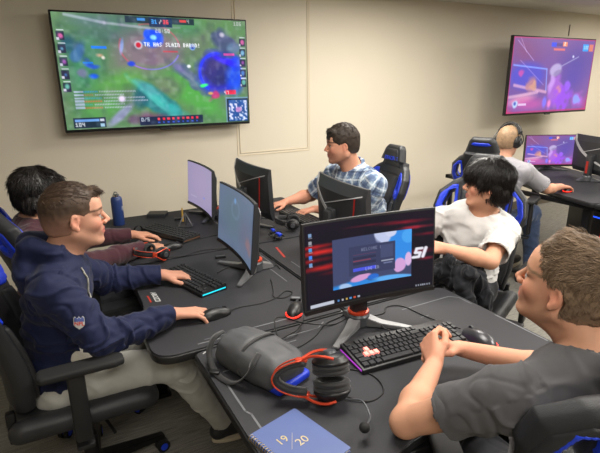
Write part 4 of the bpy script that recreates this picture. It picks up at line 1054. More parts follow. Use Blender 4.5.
for i in range(4): mat_line(dm, dn, [(.415+i*.024, 1.478), (.425+i*.024, 1.486)], .004, M_PRINTW, 'mat_tick')
dl, dlm = make_desk('black desk under the hands of the person in the navy hoodie', [(.255, 1.515), (1.03, 1.515), (1.03, 2.475), (.335, 2.475), (.33, 2.40), (.315, 2.15), (.31, 1.95), (.26, 1.80)], [.09, .01, .01, .01, .05, .1, .12, .12], [(.78, 1.62), (.96, 1.62), (.42, 2.38), (.95, 2.38)], loc=(.66, 2.0))
mat_text(dlm, dl, 'AROZZI', .375, 2.035, -90, .030, M_PRINTW); mat_line(dlm, dl, [(.347, 2.06), (.347, 1.99)], .007, mat('mat_print_red', (170, 48, 34), .6), 'red_bar')
mat_line(dlm, dl, [(.42, 1.55), (.62, 1.55), (.64, 1.565), (.80, 1.565)], .006); mat_line(dlm, dl, [(1.0, 2.42), (1.0, 2.16), (.96, 2.10), (.96, 1.90)]); mat_line(dlm, dl, [(.45, 1.57), (.60, 1.57)], .003)
df, dfm = make_desk('black desk against the wall side, carrying the blue bottle', [(.335, 2.48), (1.03, 2.48), (1.03, 3.47), (.30, 3.47), (.30, 3.25), (.36, 3.10), (.36, 2.75)], [.01, .01, .02, .04, .1, .12, .12], [(.44, 2.58), (.95, 2.58), (.42, 3.37), (.95, 3.37)], loc=(.66, 2.98))
mat_line(dfm, df, [(1.0, 3.4), (1.0, 2.9), (.97, 2.86), (.97, 2.6)])
dr, drm = make_desk('black desk in front of the person in the white t-shirt', [(1.035, 1.515), (1.60, 1.515), (1.66, 1.62), (1.68, 2.0), (1.66, 2.40), (1.70, 2.475), (1.035, 2.475)], [.01, .05, .1, .2, .1, .03, .01], [(1.12, 1.62), (1.50, 1.62), (1.12, 2.38), (1.58, 2.38)], loc=(1.36, 2.0))
mat_line(drm, dr, [(1.07, 1.56), (1.07, 1.80), (1.10, 1.86), (1.10, 2.12)]); mat_line(drm, dr, [(1.10, 2.20), (1.13, 2.36)], .012, M_RED, 'red_logo')
db, dbm = make_desk('black desk in front of the person in the checked shirt', [(1.035, 2.48), (1.70, 2.48), (1.66, 2.75), (1.66, 3.2), (1.72, 3.40), (1.72, 3.47), (1.035, 3.47)], [.01, .02, .12, .12, .06, .03, .02], [(1.12, 2.58), (1.58, 2.58), (1.12, 3.37), (1.62, 3.37)], loc=(1.36, 2.98))
mat_line(dbm, db, [(1.09, 2.52), (1.09, 2.78), (1.14, 2.84)])
dq, dqm = make_desk('black desk at the far right under the small pink and blue game screen', [(3.64, 2.06), (4.50, 1.95), (5.05, 3.50), (4.20, 3.72), (3.95, 3.05), (3.76, 2.60)], [.06, .04, .04, .06, .3, .2], [(3.80, 2.18), (4.42, 2.12), (4.85, 3.4), (4.28, 3.55)], loc=(4.3, 2.9))
dz, dzm = make_desk('black desk at the right picture edge beyond the far person', [(3.66, 1.16), (4.42, 1.10), (4.50, 1.94), (3.64, 2.05)], [.06, .04, .01, .01], [(3.80, 1.28), (4.34, 1.25), (4.36, 1.85), (3.82, 1.93)], loc=(4.1, 1.5))
# ------------------------------------------------------------------ screens and monitors
def cv_msi():
    c = Canvas(216, 124, (16, 12, 26)); B = c.blob
    c.mix(.5*np.clip(c.noise(3, 1), 0, 1), (30, 12, 34))
    for (u, v, L, w, col, a) in ((.05, .26, .5, .035, (190, 26, 30), .9), (.12, .33, .5, .05, (214, 40, 36), .95), (.02, .42, .45, .04, (150, 20, 28), .9), (.12, .52, .42, .05, (200, 34, 34), .9), (.3, .60, .5, .03, (110, 14, 26), .8), (.75, .12, .5, .035, (150, 20, 40), .8), (.85, .2, .4, .03, (190, 40, 60), .8), (.95, .30, .3, .03, (120, 20, 40), .8), (.88, .52, .3, .05, (120, 16, 36), .8), (.95, .62, .2, .03, (150, 30, 50), .8), (.5, .1, .5, .02, (110, 20, 40), .7)):
        B(u, v, L*.5, w, col, a, 0, .9, .12, 3)
    # application window
    c.rect(.205, .215, .825, .83, (62, 70, 104)); 
    wm = (c.u > .205) & (c.u < .825) & (c.v > .215) & (c.v < .83); A0 = c.A.copy()
    B(.40, .95, .34, .20, (44, 132, 214), 1, 0, .15, .12, 5); B(.74, .45, .13, .26, (48, 136, 222), 1, 0, .1, .1, 6); B(.80, .30, .06, .10, (70, 160, 235), 1, 0, .2); B(.60, .25, .07, .12, (188, 196, 228), 1, 0, .2, .3, 7); B(.66, .22, .05, .07, (200, 206, 232), 1, 0, .2)
    B(.73, .66, .05, .10, (206, 158, 210), 1, 20, .15, .15, 8); B(.80, .60, .03, .10, (214, 176, 220), 1, 0, .2); B(.42, .74, .09, .045, (206, 150, 200), 1, -8, .2); B(.52, .755, .05, .04, (36, 104, 200), 1, 0, .2); B(.70, .82, .20, .05, (92, 170, 238), 1, 5, .3); B(.30, .82, .06, .05, (190, 206, 232), .8, 10, .3)
    c.A = np.where(wm[..., None], c.A, A0); c.A = np.where(((c.u < .30) & wm & (c.v < .70))[..., None], A0, c.A)
    c.rect(.33, .335, .695, .70, (54, 60, 92)); c.rect(.36, .615, .54, .655, (72, 84, 220)); c.text(92, 46, 'WELCOME BACK!', (180, 186, 210), .4)
    c.rect(.36, .44, .54, .452, (120, 60, 90), .5); c.rect(.36, .475, .54, .51, (44, 46, 74)); c.rect(.36, .54, .54, .575, (44, 46, 74)); c.rect(.36, .52, .50, .53, (150, 60, 80), .7); c.text(99, 77, 'LOG IN', (210, 214, 240), .5)
    c.rect(.58, .375, .675, .53, (66, 74, 108)); c.rect(.585, .565, .68, .58, (190, 196, 214), .7); c.rect(.60, .60, .67, .612, (130, 140, 180), .7)
    # desktop icons, task bar
    for i, col in enumerate(((120, 150, 190), (150, 150, 160), (70, 150, 210), (60, 130, 235), (110, 150, 200))):
        c.rect(.028, .10+i*.085, .052, .14+i*.085, col); c.rect(.026, .147+i*.085, .056, .155+i*.085, (200, 205, 215), .6)
    c.rect(0, .945, 1, 1, (14, 14, 24)); c.rect(.03, .952, .21, .99, (206, 212, 226), .9)
    for i in range(6): c.rect(.235+i*.032, .96, .25+i*.032, .985, ((90, 150, 220), (200, 200, 205), (220, 180, 90), (90, 160, 230), (220, 90, 60), (180, 190, 210))[i], .85)
    for i in range(7): c.rect(.86+i*.018, .962, .87+i*.018, .982, (190, 196, 210), .7)
    # white logo letters beside the window
    for k in range(3):
        o = k*.004
        c.line(.905+o, .485, .862+o, .485, .014, (228, 226, 236)); c.line(.862+o, .485, .852+o, .535, .014, (228, 226, 236)); c.line(.852+o, .535, .890+o, .540, .014, (228, 226, 236)); c.line(.890+o, .540, .880+o, .590, .014, (228, 226, 236)); c.line(.880+o, .592, .832+o, .592, .014, (228, 226, 236))
        c.line(.935+o, .485, .912+o, .592, .017, (228, 226, 236))
    return c
def cv_login():
    c = Canvas(96, 56, (96, 112, 136)); B = c.blob; c.mix(.5*np.clip(c.noise(3, 4), 0, 1), (84, 98, 122))
    B(.35, .45, .35, .5, (88, 112, 120), .6, 0, .8); B(.75, .6, .3, .4, (104, 104, 124), .6, 0, .8); B(.4, .18, .035, .06, (110, 160, 220), .8, 0, .5); c.ring(.42, .32, .10, .14, .2, (120, 140, 170), .35)
    B(.86, .72, .12, .13, (150, 110, 110), .6, 20, .5, .4, 7); B(.80, .86, .06, .06, (100, 110, 140), .6); return c
def cv_lilac():
    c = Canvas(80, 48, (152, 142, 178)); c.blob(.4, .4, .6, .8, (166, 150, 186), .6, 0, .9); c.rect(.1, .8, .3, .82, (180, 176, 200), .6); c.rect(.55, .70, .62, .74, (110, 130, 220), .7); return c
def cv_dark(): 
    c = Canvas(48, 28, (60, 70, 100)); c.blob(.5, .5, .4, .4, (90, 60, 110), .6); return c
make_monitor((1.012, 1.393), rad(-5.2), 1.032, -.075, 'large monitor nearest the camera, log-in window over a red and black wallpaper', cv_msi(), 1.0, legs='silver', bow=.018)
make_monitor((.885, 2.11), rad(-94), .985, -.09, 'monitor facing the person in the navy hoodie, dim grey-blue screen', cv_login(), 1.0, legs='silver')
make_monitor((1.05, 3.20), rad(-90), .94, -.06, 'monitor with a plain lilac screen nearest the wall', cv_lilac(), .95)
make_monitor((1.315, 2.10), rad(85), .985, -.06, 'monitor seen from behind in front of the person in the white t-shirt', cv_dark(), 1.0, ring=False)
make_monitor((1.140, 2.88), rad(90), .975, -.06, 'monitor seen from behind facing the person in the checked shirt', cv_dark(), 1.0, ring=False)
make_monitor((4.66, 3.20), rad(-27), .935, -.04, 'small flat monitor showing a pink and blue game at the far desk', paint_tv_purple(110, 64), 1.0, bow=.002, ring=False)
make_monitor((4.42, 2.60), rad(72), .965, -.04, 'monitor seen from behind at the right picture edge, red stripe on its stand', cv_dark(), 1.0, ring=False, W_=.60, H_=.34)

# ------------------------------------------------------------------ keyboards, mice, headsets, small things
LIT = {(2, 2), (3, 1), (3, 2), (3, 3)}
RF = [r[:] for r in ROWS_FULL]; RF[0] = RF[0][:16]
make_keyboard((1.050, 1.160), -4.5, 'backlit keyboard under the clasped hands, purple light along its edge', RF, .44, .9, (150, 50, 170), desk=TOPZ, lit=LIT, d=.158)
make_keyboard((.565, 2.11), 106-180, 'compact keyboard with cyan backlight under the hand of the person in navy', ROWS_TKL, .36, 1.3, (20, 170, 190), desk=TOPZ)
SH = [[1]*14, [1]*14, [1]*14, [1]*14, [2, 2, 6, 2, 2]]
make_keyboard((.66, 2.90), -64, 'black keyboard behind the burgundy sleeve on the desk by the wall', SH, .40, .05, (90, 60, 40), desk=TOPZ)
make_keyboard((1.52, 2.80), 90, 'black keyboard under the left hand of the person in the checked shirt', SH, .36, .2, (160, 40, 30), desk=TOPZ)
make_mouse((1.315, 1.065), -6, 'grey topped mouse with a red light band right of the clasped hands', desk=TOPZ, m_=mat('graphite_shell', (62, 62, 66), .3, .3)).scale = (1.12, 1.12, 1.12)
make_mouse((.845, 1.60), -40, 'mouse with a red glow behind the left edge of the near monitor', desk=TOPZ)
make_mouse((.545, 1.725), -82, 'black mouse under the right hand of the person in navy', led=False, desk=TOPZ)
make_mouse((.60, 2.635), -75, 'mouse with a red glow under the hand with the burgundy sleeve', desk=TOPZ)
make_mouse((1.50, 3.115), 90, 'dark mouse under the right hand of the person in the checked shirt', led=False, desk=TOPZ)
make_mouse((3.88, 2.42), -75, 'pale red lit mouse under the hand of the person wearing headphones', desk=TOPZ)
make_headset((.620, 1.070, TOPZ+.080), (0, 0, 0), 'black headset with orange-red arms and boom microphone lying near the notebook', M_ORANGE, s=1.20, dx=.044, axes=[(.10, .30, .949), (.529, .794, -.307), (-.843, .529, -.078)])
make_headset((.455, 2.50, TOPZ+.052), (rad(-78), rad(0), rad(115)), 'black and orange headset lying between the two left-hand people', M_ORANGE, mic=False, s=.85)
make_headset((1.355, 2.66, TOPZ+.050), (rad(-80), 0, rad(60)), 'all black headset lying behind the near monitor by the keyboard hand', M_BLACK, mic=False, s=.85)
# grey neck pillow with straps and blue ends
t = thing('lumbar_pillow', 'dark grey lumbar pillow with blue lining and black straps on the near desk', 'pillow', (.548, 1.295, TOPZ), rad(-70))
F = Field((-.22, -.15, -.01), (.22, .15, .17), .005)
F.bx((0, 0, .052), (.148, .078, .046), None, .040); F.el((0, 0, .055), (.15, .085, .062), None, .03); F.rc((-.11, -.05, .03), (.11, -.05, .03), .03, k=.02)
F.bx((0, 0, -.05), (.3, .3, .053), op='s'); F.rc((-.02, -.2, .122), (.02, .2, .122), .009, k=.015, op='s')
V, Q = F.surface(); V = relax(V, Q, 2); N = normals(V, Q); V = V+N*(.003*noise3(V*[20, 50, 30], 5)+.003*noise3(V*[8, 22, 10], 6))[:, None]
link('cover', mesh('cover', V, Q, True), mat('grey_leatherette', (72, 73, 76), .55, var=.05, bump=.25, bscale=350), t)
F = Field((-.20, -.14, -.01), (.22, .14, .14), .005); F.bx((.012, 0, .018), (.150, .074, .016), None, .014)
V, Q = F.surface(); link('blue_lining', mesh('blue_lining', V, Q, True), M_BLUE, t)
def strap(nm, pts, w=.012, th=.0018):
    bm = bmesh.new(); P = smooth_path(pts, 6); R = []
    for i, p in enumerate(P):
        d = (P[min(i+1, len(P)-1)]-P[max(i-1, 0)]).normalized(); q = d.cross(Vector((0, 0, 1))); q = q.normalized() if q.length > .1 else Vector((1, 0, 0)); n_ = q.cross(d)
        R.append([bm.verts.new(p+q*a*w+n_*b*th) for a, b in ((-1, -1), (1, -1), (1, 1), (-1, 1))])
    for A, B in zip(R, R[1:]):
        for k in range(4): bm.faces.new((A[k], A[(k+1) % 4], B[(k+1) % 4], B[k]))
    bm.faces.new(R[0]); bm.faces.new(R[-1]); return link(nm, bm_mesh(nm, bm, True), M_CUSH, t)
strap('strap', [(.0, .086, .03), (.0, .070, .098), (.0, .03, .116), (.0, -.03, .116), (.0, -.070, .098), (.005, -.092, .03)], .007)
strap('strap', [(-.150, -.02, .095), (-.155, -.060, .085), (-.140, -.095, .045), (-.085, -.115, .010), (-.02, -.120, .006), (.02, -.112, .02), (.05, -.100, .055), (.06, -.085, .085), (.055, -.05, .105)], .010)
strap('strap', [(-.155, -.03, .09), (-.160, -.075, .06), (-.125, -.105, .012), (-.07, -.118, .004)], .008)
bm = bmesh.new(); box(bm, (-.085, -.118, .012), (.034, .020, .010), .003, Matrix.Rotation(.5, 3, 'Z')); link('buckle', bm_mesh('buckle', bm, angle=.5), M_BLACK, t)
# notebook
t = thing('notebook', 'blue spiral notebook with gold numerals at the bottom edge of the picture', 'notebook', (.495, .925, TOPZ), rad(14))
bm = bmesh.new(); prism(bm, round_poly([(-.082, -.108), (.082, -.108), (.082, .108), (-.082, .108)], .006), .0105, .0125); o = link('cover', bm_mesh('cover', bm), mat('blue_notebook_cover', (84, 100, 150), .38, var=.04, nscale=20), t)
bm = bmesh.new(); prism(bm, round_poly([(-.082, -.108), (.082, -.108), (.082, .108), (-.082, .108)], .006), 0, .0018); link('back_cover', bm_mesh('back_cover', bm), MATS['blue_notebook_cover'], t)
bm = bmesh.new(); box(bm, (.003, 0, .0062), (.152, .208, .0084)); link('pages', bm_mesh('pages', bm), mat('paper', (226, 222, 210), .8, var=.02), t)
M_GOLD = mat('gold_foil', (224, 206, 160), .3, .6, var=.03); M_WIRE = mat('gold_wire', (206, 180, 120), .28, .9, var=.03)
for s_, x, y in (('19', -.030, .032), ('20', .008, -.004)):
    me = text_mesh(s_, .036, .0002, 0, 0); me.transform(Matrix.Translation((x, y, .0130)) @ Matrix.Rotation(rad(0), 4, 'Z')); link('cover_numerals', me, M_GOLD, o)
bm = bmesh.new(); box(bm, (-.012, .014, .0128), (.060, .0008, .0004), 0, Matrix.Rotation(rad(48), 3, 'Z')); link('cover_line', bm_mesh('cover_line', bm), M_GOLD, o)
bm = bmesh.new()
for i in range(22):
    y = -.100+i*.0095; pts = [(-.080+.0085*cos(a), y+.0012*sin(a), .0075+.0085*sin(a)) for a in np.linspace(0, 2*pi, 13)]; tube(bm, pts, .0009, 5)
link('spiral_binding', bm_mesh('spiral_binding', bm, True), M_WIRE, t)
# bottle
t = thing('water_bottle', 'tall blue metal water bottle near the wall on the left', 'bottle', (.425, 3.30, TOPZ), .6)
bm = bmesh.new(); lathe(bm, [(.0, 0), (.034, 0), (.0365, .004), (.0365, .165), (.034, .182), (.026, .192), (.0, .192)], 32); link('bottle_body', bm_mesh('bottle_body', bm, angle=.6), mat('blue_powder_coat', (36, 58, 112), .45, var=.04, bump=.2, bscale=700), t)
bm = bmesh.new(); lathe(bm, [(.0, .192), (.021, .192), (.021, .206), (.018, .208), (0, .208)], 24); cp = link('cap', bm_mesh('cap', bm, angle=.6), M_CHROME, t)
bm = bmesh.new(); tube(bm, [(0, .017*cos(a), .206+.016*sin(a)) for a in np.linspace(0, pi, 12)], .0035, 8); link('carry_loop', bm_mesh('carry_loop', bm, True), M_SILV, cp)
bm = bmesh.new(); n = 6
for a0, z0, dz in ((-1.45, .100, .030), (-1.30, .118, .012), (-1.15, .104, .026)):
    vs = []
    for a, z in ((a0, z0), (a0+.10, z0), (a0+.10, z0+dz), (a0, z0+dz)): vs.append(bm.verts.new((.0369*cos(a+.0), .0369*sin(a+.0), z)))
    bm.faces.new(vs)
link('white_mark', bm_mesh('white_mark', bm), M_PRINTW, t)
# phone
def flat_box(nm, label, cat, loc, rz, s, m_, scr=None, r=.008):
    t = thing(nm, label, cat, (loc[0], loc[1], TOPZ), rad(rz)); bm = bmesh.new(); a, b = s[0]/2, s[1]/2; prism(bm, round_poly([(-a, -b), (a, -b), (a, b), (-a, b)], r), 0, s[2], min(.002, s[2]*.3)); link('case', bm_mesh('case', bm, angle=.5), m_, t)
    if scr:
        bm = bmesh.new(); a -= .004; b -= .004; prism(bm, round_poly([(-a, -b), (a, -b), (a, b), (-a, b)], r*.8), s[2], s[2]+.0006); link(scr[0], bm_mesh(scr[0], bm), scr[1], t)
    return t
M_GLASS = mat('dark_glass', (34, 40, 48), .08, var=.03)
flat_box('phone', 'smartphone with a glossy dark screen lying below the blue bottle', 'phone', (.415, 3.02), 20, (.075, .150, .009), M_BLACK, ('display', M_GLASS))
flat_box('wallet', 'black flat square box on the desk between bottle and lilac monitor', 'wallet', (.70, 3.40), -25, (.13, .10, .022), M_DARK, ('flap', M_BLACK))
flat_box('receiver', 'small black rectangular gadget beside the yellow stick', 'gadget', (.80, 3.22), -10, (.05, .03, .014), M_BLACK, ('top_plate', M_DARK), .003)
flat_box('adapter', 'small black cable adapter with a pale label beside the grey-blue monitor', 'adapter', (.795, 2.36), -10, (.055, .022, .012), M_BLACK, ('label_plate', M_GREY), .003)
flat_box('mouse_dongle', 'small black cable clip with white marks by the red glowing mouse', 'gadget', (.90, 1.70), -35, (.045, .024, .012), M_BLACK, ('top_plate', M_PRINT), .003)
t = thing('smartwatch', 'black wristwatch standing on its band near the phone', 'watch', (.495, 3.02, TOPZ), rad(30)); bm = bmesh.new()
tube(bm, [(.030*cos(a), 0, .027+.026*sin(a)) for a in np.linspace(-1.3, 4.44, 22)], .009, 8, flat=.25); link('band', bm_mesh('band', bm, True), M_RUB, t)
bm = bmesh.new(); box(bm, (0, .0, .007), (.036, .042, .012), .004); link('watch_case', bm_mesh('watch_case', bm, angle=.6), M_BLACK, t)
t = thing('highlighter', 'yellow stick standing beside the black tripod stand', 'marker', (.815, 3.16, TOPZ)); bm = bmesh.new(); cyl(bm, (0, 0, 0), (0, 0, .075), .007); link('barrel', bm_mesh('barrel', bm, angle=.6), mat('mustard_plastic', (190, 152, 70), .5), t)
bm = bmesh.new(); cyl(bm, (0, 0, .075), (0, 0, .095), .006, .004); link('marker_cap', bm_mesh('marker_cap', bm, angle=.6), MATS['mustard_plastic'], t)
t = thing('phone_stand', 'small black and silver folding stand in front of the lilac monitor', 'stand', (.80, 3.04, TOPZ), rad(-20)); bm = bmesh.new(); box(bm, (0, 0, .004), (.10, .075, .008), .002); link('stand_base', bm_mesh('stand_base', bm), M_DARK, t)
bm = bmesh.new(); tube(bm, [(-.045, -.03, .008), (0, .02, .085)], .004, 6); tube(bm, [(.045, -.03, .008), (0, .02, .085)], .004, 6); tube(bm, [(0, .02, .085), (0, .035, .006)], .004, 6); link('stand_arm', bm_mesh('stand_arm', bm, True), M_SILV, t)
t = thing('cable_bundle', 'blue and black coiled cable clump between the keyboards and near monitor', 'cable', (1.20, 2.50, TOPZ)); bm = bmesh.new()
P = [(.025*cos(a*1.7)+.01*sin(a*.6), .05*sin(a*.9), .012+.008*sin(a*2.3)+.02*(1+sin(a*.5))/2) for a in np.linspace(0, 26, 160)]; tube(bm, P, .0028, 5); link('coil', bm_mesh('coil', bm, True), M_CABLE, t)
bm = bmesh.new(); box(bm, (.01, -.01, .03), (.025, .05, .018), .004); box(bm, (-.01, .03, .05), (.02, .03, .014), .004); link('connector', bm_mesh('connector', bm), M_BLUEP, t)
Z = TOPZ+.003
cable('thin black cable from the headset with orange arms looping round the near desk', [(.70, 1.03, Z+.01), (.76, .98, Z), (.83, 1.0, Z), (.85, 1.08, Z), (.80, 1.15, Z), (.72, 1.17, Z), (.67, 1.14, Z+.01)], .0026)
cable('black cable running from the mouse of the person in navy towards the monitor foot', [(.595, 1.72, Z+.01), (.66, 1.75, Z), (.76, 1.74, Z), (.84, 1.76, Z), (.90, 1.80, Z), (.92, 1.77, Z), (.87, 1.74, Z), (.83, 1.77, Z), (.86, 1.84, Z), (.90, 1.95, Z)])
cable('black cable from the cyan lit keyboard to the monitor stand', [(.70, 2.14, Z+.008), (.78, 2.20, Z), (.84, 2.13, Z), (.90, 2.17, Z), (1.0, 2.10, Z)])
cable('tangled black cables left of the near monitor foot', [(.84, 1.52, Z+.01), (.76, 1.43, Z+.02), (.68, 1.42, Z), (.70, 1.35, Z), (.80, 1.38, Z), (.90, 1.45, Z), (.98, 1.47, Z), (1.05, 1.50, Z)], .003)
cable('black cable bent upright behind the lumbar pillow', [(.70, 1.33, Z), (.665, 1.38, Z+.03), (.675, 1.44, Z+.075), (.72, 1.46, Z+.07), (.80, 1.45, Z+.03), (.92, 1.43, Z), (1.02, 1.46, Z)], .003)
cable('black cable curling behind the near monitor foot towards the mouse', [(1.02, 1.44, Z+.02), (1.08, 1.42, Z), (1.15, 1.41, Z), (1.2, 1.45, Z), (1.26, 1.42, Z), (1.28, 1.30, Z), (1.31, 1.15, Z+.01)], .0024)
cable('black cable lying from near monitor foot to the backlit keyboard', [(1.06, 1.38, Z+.02), (1.07, 1.33, Z+.01), (1.05, 1.28, Z+.02), (1.06, 1.25, Z+.02)], .0024)
cable('thin black cable across the far left desk behind the burgundy sleeve', [(.66, 2.66, Z+.01), (.75, 2.72, Z), (.86, 2.74, Z), (.96, 2.78, Z), (1.0, 2.9, Z)])
cable('thin black cable between the two left-hand people and their monitors', [(.50, 2.50, Z+.01), (.62, 2.48, Z), (.74, 2.52, Z), (.88, 2.48, Z), (.98, 2.46, Z)])
cable('black cables running beside the seam behind the grey-blue monitor', [(1.0, 2.05, Z), (1.02, 2.25, Z+.01), (.99, 2.42, Z), (1.06, 2.55, Z), (1.10, 2.75, Z)])
cable('black cable along the desk behind the near monitor', [(1.16, 1.9, Z), (1.10, 1.8, Z+.01), (1.12, 1.66, Z), (1.03, 1.56, Z+.004), (.95, 1.60, Z)])
cable('cable coil in front of the person in the checked shirt', [(1.45, 3.13, Z+.008), (1.36, 3.08, Z), (1.30, 3.0, Z), (1.34, 2.92, Z), (1.40, 2.96, Z), (1.36, 3.02, Z), (1.26, 2.98, Z), (1.18, 2.95, Z)])
# blue bound pc case at the right picture edge
t = thing('computer_case', 'black computer case with blue and red lights on the floor at the right edge', 'computer', (4.16, 2.30, 0), rad(-10)); bm = bmesh.new(); box(bm, (0, 0, .40), (.22, .42, .44), .012); box(bm, (0, 0, .09), (.30, .46, .18), .01); link('case_shell', bm_mesh('case_shell', bm, angle=.5), M_BLACK, t)
bm = bmesh.new(); tube(bm, [(-.112, -.15+.0*i, .30+.05*i) for i in range(5)], .006, 6); link('red_light_strip', bm_mesh('red_light_strip', bm, True), M_LED_R, t)
bm = bmesh.new(); tube(bm, [(-.112, -.16+.03*i, .53) for i in range(6)], .006, 6); link('blue_light_strip', bm_mesh('blue_light_strip', bm, True), mat('blue_led', (40, 90, 255), .4, emit=(40, 90, 255), estr=1.2), t)

# ------------------------------------------------------------------ chairs
CH = [((.03, 1.90, .04), -90, 'black chair with blue panels of the person in the navy hoodie'),
      ((.10, 2.52, .08), -80, 'black chair under the dark-haired person in the burgundy sleeve'),
      ((1.92, 2.74, 0), 84, 'black chair with blue lettering behind the checked shirt'),
      ((1.86, 1.68, .05), 115, 'chair with bright blue wings behind the white t-shirt'),
      ((3.22, 2.66, .03), -66, 'black chair seen from behind under the person wearing headphones'),
      ((1.13, .61, .025), -29.7, 'chair cut by the bottom right corner behind the grey t-shirt')]
def lift_chair(c, dz):
    # the gas lift raises seat, back and arms
    for ch in COL.objects:
        if ch.parent == c and ch.name.split('.')[0] in ('backrest', 'seat', 'seat_mechanism', 'armrest'): ch.location.z += dz
c0 = make_chair((CH[0][0][0], CH[0][0][1], 0), CH[0][1], CH[0][2], 'gaming chairs round the desks')
lift_chair(c0, CH[0][0][2])
for loc, rz, lab in CH[1:]:
    c = dup_tree(c0, None, ('headrest_lettering',) if 'lettering' not in lab else ()); c.location = (loc[0], loc[1], 0); c.rotation_euler = (0, 0, rad(rz)); lift_chair(c, loc[2]-CH[0][0][2]); c['label'] = lab
    if 'right corner' in lab:          # this chair's wings are plain black round the blue slots
        for o in [k for k in COL.objects if k.parent and k.parent.parent == c and k.name.startswith('wing_panel')]:
            o.material_slots[0].link = 'OBJECT'; o.material_slots[0].material = M_PU

# ------------------------------------------------------------------ clothes
def cloth_mat(name, rgb, rough=.85, bump=.25, bs=600, sheen=.25, attr=None, var=.06): return mat(name, rgb, rough, var=var, nscale=25, bump=bump, bscale=bs, sheen=sheen, attr=attr, spec=.2)
def plaid_col(V, fab, J, TM):
    u, v, s = fab.T; lat = TM[:, 1]; sp = TM[:, 2]; fw = TM[:, 0]
    body = s == 0; P = V-J['pel']; u = np.where(body, P@lat, u); v = np.where(body, P@sp, v)
    base = s2l((150, 170, 190)); n = len(V); c = np.tile(base, (n, 1))
    def st(x, per, w0, w1, col, a):
        nonlocal c
        f = (x/per) % 1; m_ = ((f > w0) & (f < w1))*a; c = c*(1-m_[:, None])+s2l(col)*m_[:, None]
    st(u, .062, .0, .42, (62, 82, 122), .62); st(v, .062, .0, .42, (62, 82, 122), .62); st(u, .062, .62, .74, (226, 234, 240), .75); st(v, .062, .62, .74, (226, 234, 240), .75); st(u, .124, .15, .22, (30, 40, 70), .6); st(v, .124, .15, .22, (30, 40, 70), .6)
    return c
JEANS = cloth_mat('blue_denim', (48, 62, 88)); GREYP = cloth_mat('grey_sweatpants', (176, 175, 168)); BLKP = cloth_mat('dark_trousers', (34, 35, 40))
SHOE_D = mat('dark_shoe', (40, 40, 42), .6); SOLE_W = mat('cream_sole', (196, 184, 160), .7)
def legs(pel, hd, kn_l, kn_r, an_l, an_r):
    return
# --- person nearest the camera
H = Head((1.048, .625, 1.180), 105, 11, 0, .97)
pel = V3(1.085, .575, .57)
J = dict(nb=(1.055, .525, 1.045), sL=(.855, .595, .965), sR=(1.205, .50, .965), eL=(.755, .815, .782), eR=(1.335, .735, .785), wL=(.985, .952, .812), wR=(1.122, .980, .808), pel=pel, hL=pel+[-.083, .035, -.02], hR=pel+[.083, -.035, -.02],
         kL=(1.10, .98, .56), kR=(1.28, .93, .56), aL=(1.08, 1.0, .10), aR=(1.28, .95, .10))
def hair_fg(F, H):
    hair_shell(F, H, .012, .0045, -.003, .003); F.rc(H.w(.050, -.033, .094), H.w(.050, .033, .094), .014, k=.02); F.rc(H.w(.02, -.035, .108), H.w(.02, .035, .108), .016, k=.02)
    head_cut(F, H, .084, nape=-.072, tem=.050)
def flow_fg(L, rng):
    top = np.clip((L[:, 2]-.03)/.06, 0, 1); n = len(L); d = np.zeros((n, 3)); d[:, 0] = top*1.-(1-top)*.3; d[:, 2] = -(1-top)*1.-.1; d[:, 1] = -.6*top*np.sign(L[:, 1]-.2)+.3*noise3(L*35, 4); d[:, 0] += .45*noise3(L*30, 8); return d
person('person with short light brown hair in a grey t-shirt, hands clasped, nearest the camera', (1.12, .42, 0), J, H, dict(
    id='near', seed=3, res=.0040, cres=.005, skin=(196, 146, 118), hair_rgb=(122, 101, 80), iris=(90, 110, 130), beard=(120, 92, 70), beard_a=.22, girth=1.0,
    hair=hair_fg, hnoise=(.004, 34, 75), fade=(-.09, -.03), neckr=.90, nlocks=15000, lock_len=lambda L: (.015+.019*np.clip((L[:, 2]-.02)/.06, 0, 1))*(1-.55*np.clip((L[:, 0]-.03)/.03, 0, 1)), lock_w=.0017, flow=flow_fg, lift=.38, curlh=.8, hres=.0035,
    handL=dict(fwd=(.38, .80, .46), up=(-.85, .25, .45), side=-1, curl=(46, 50, 54, 58, 20), spread=.3, thumb=.2), handR=dict(fwd=(-.84, .42, .30), up=(.35, .35, .86), side=1, curl=(42, 46, 50, 54, 20), spread=.3, thumb=.2),
    top=dict(name='t_shirt', label='dark grey short-sleeved t-shirt', mat=cloth_mat('heather_grey_cotton', (80, 79, 81), bs=900, sheen=.1), sleeve=.55, amp=.0075, neck=.060, vtilt=.25),
    legs=dict(name='trousers', label='dark trousers', mat=BLKP), shoe=SHOE_D, sole=SOLE_W, thick=.012))
# --- navy hoodie
H = Head((.092, 1.852, 1.188), 1, 0, 0, .985); pel = V3(-.04, 1.88, .58)
J = dict(nb=(.018, 1.868, 1.055), sR=(-.015, 1.715, .975), sL=(-.01, 2.05, .98), eR=(.115, 1.645, .795), eL=(.19, 2.20, .80), wR=(.385, 1.738, .782), wL=(.445, 2.15, .785), pel=pel, hL=pel+[0, .09, -.02], hR=pel+[0, -.09, -.02],
         kR=(.36, 1.76, .565), kL=(.37, 2.02, .565), aR=(.60, 1.87, .12), aL=(.66, 2.05, .12))
def hair_navy(F, H):
    hair_shell(F, H, .008, .0022, .001, .0015); F.rc(H.w(.068, -.030, .088), H.w(.068, .030, .088), .012, k=.02); F.rc(H.w(.086, -.02, .086), H.w(.086, .02, .086), .007, k=.015)
    head_cut(F, H, .070, nape=-.056, tem=.040)
def flow_short(L, rng):
    top = np.clip((L[:, 2]-.05)/.05, 0, 1); d = np.zeros((len(L), 3)); d[:, 0] = top*1.2-(1-top)*.4; d[:, 2] = -(1-top); d[:, 1] = .25*noise3(L*35, 4); return d
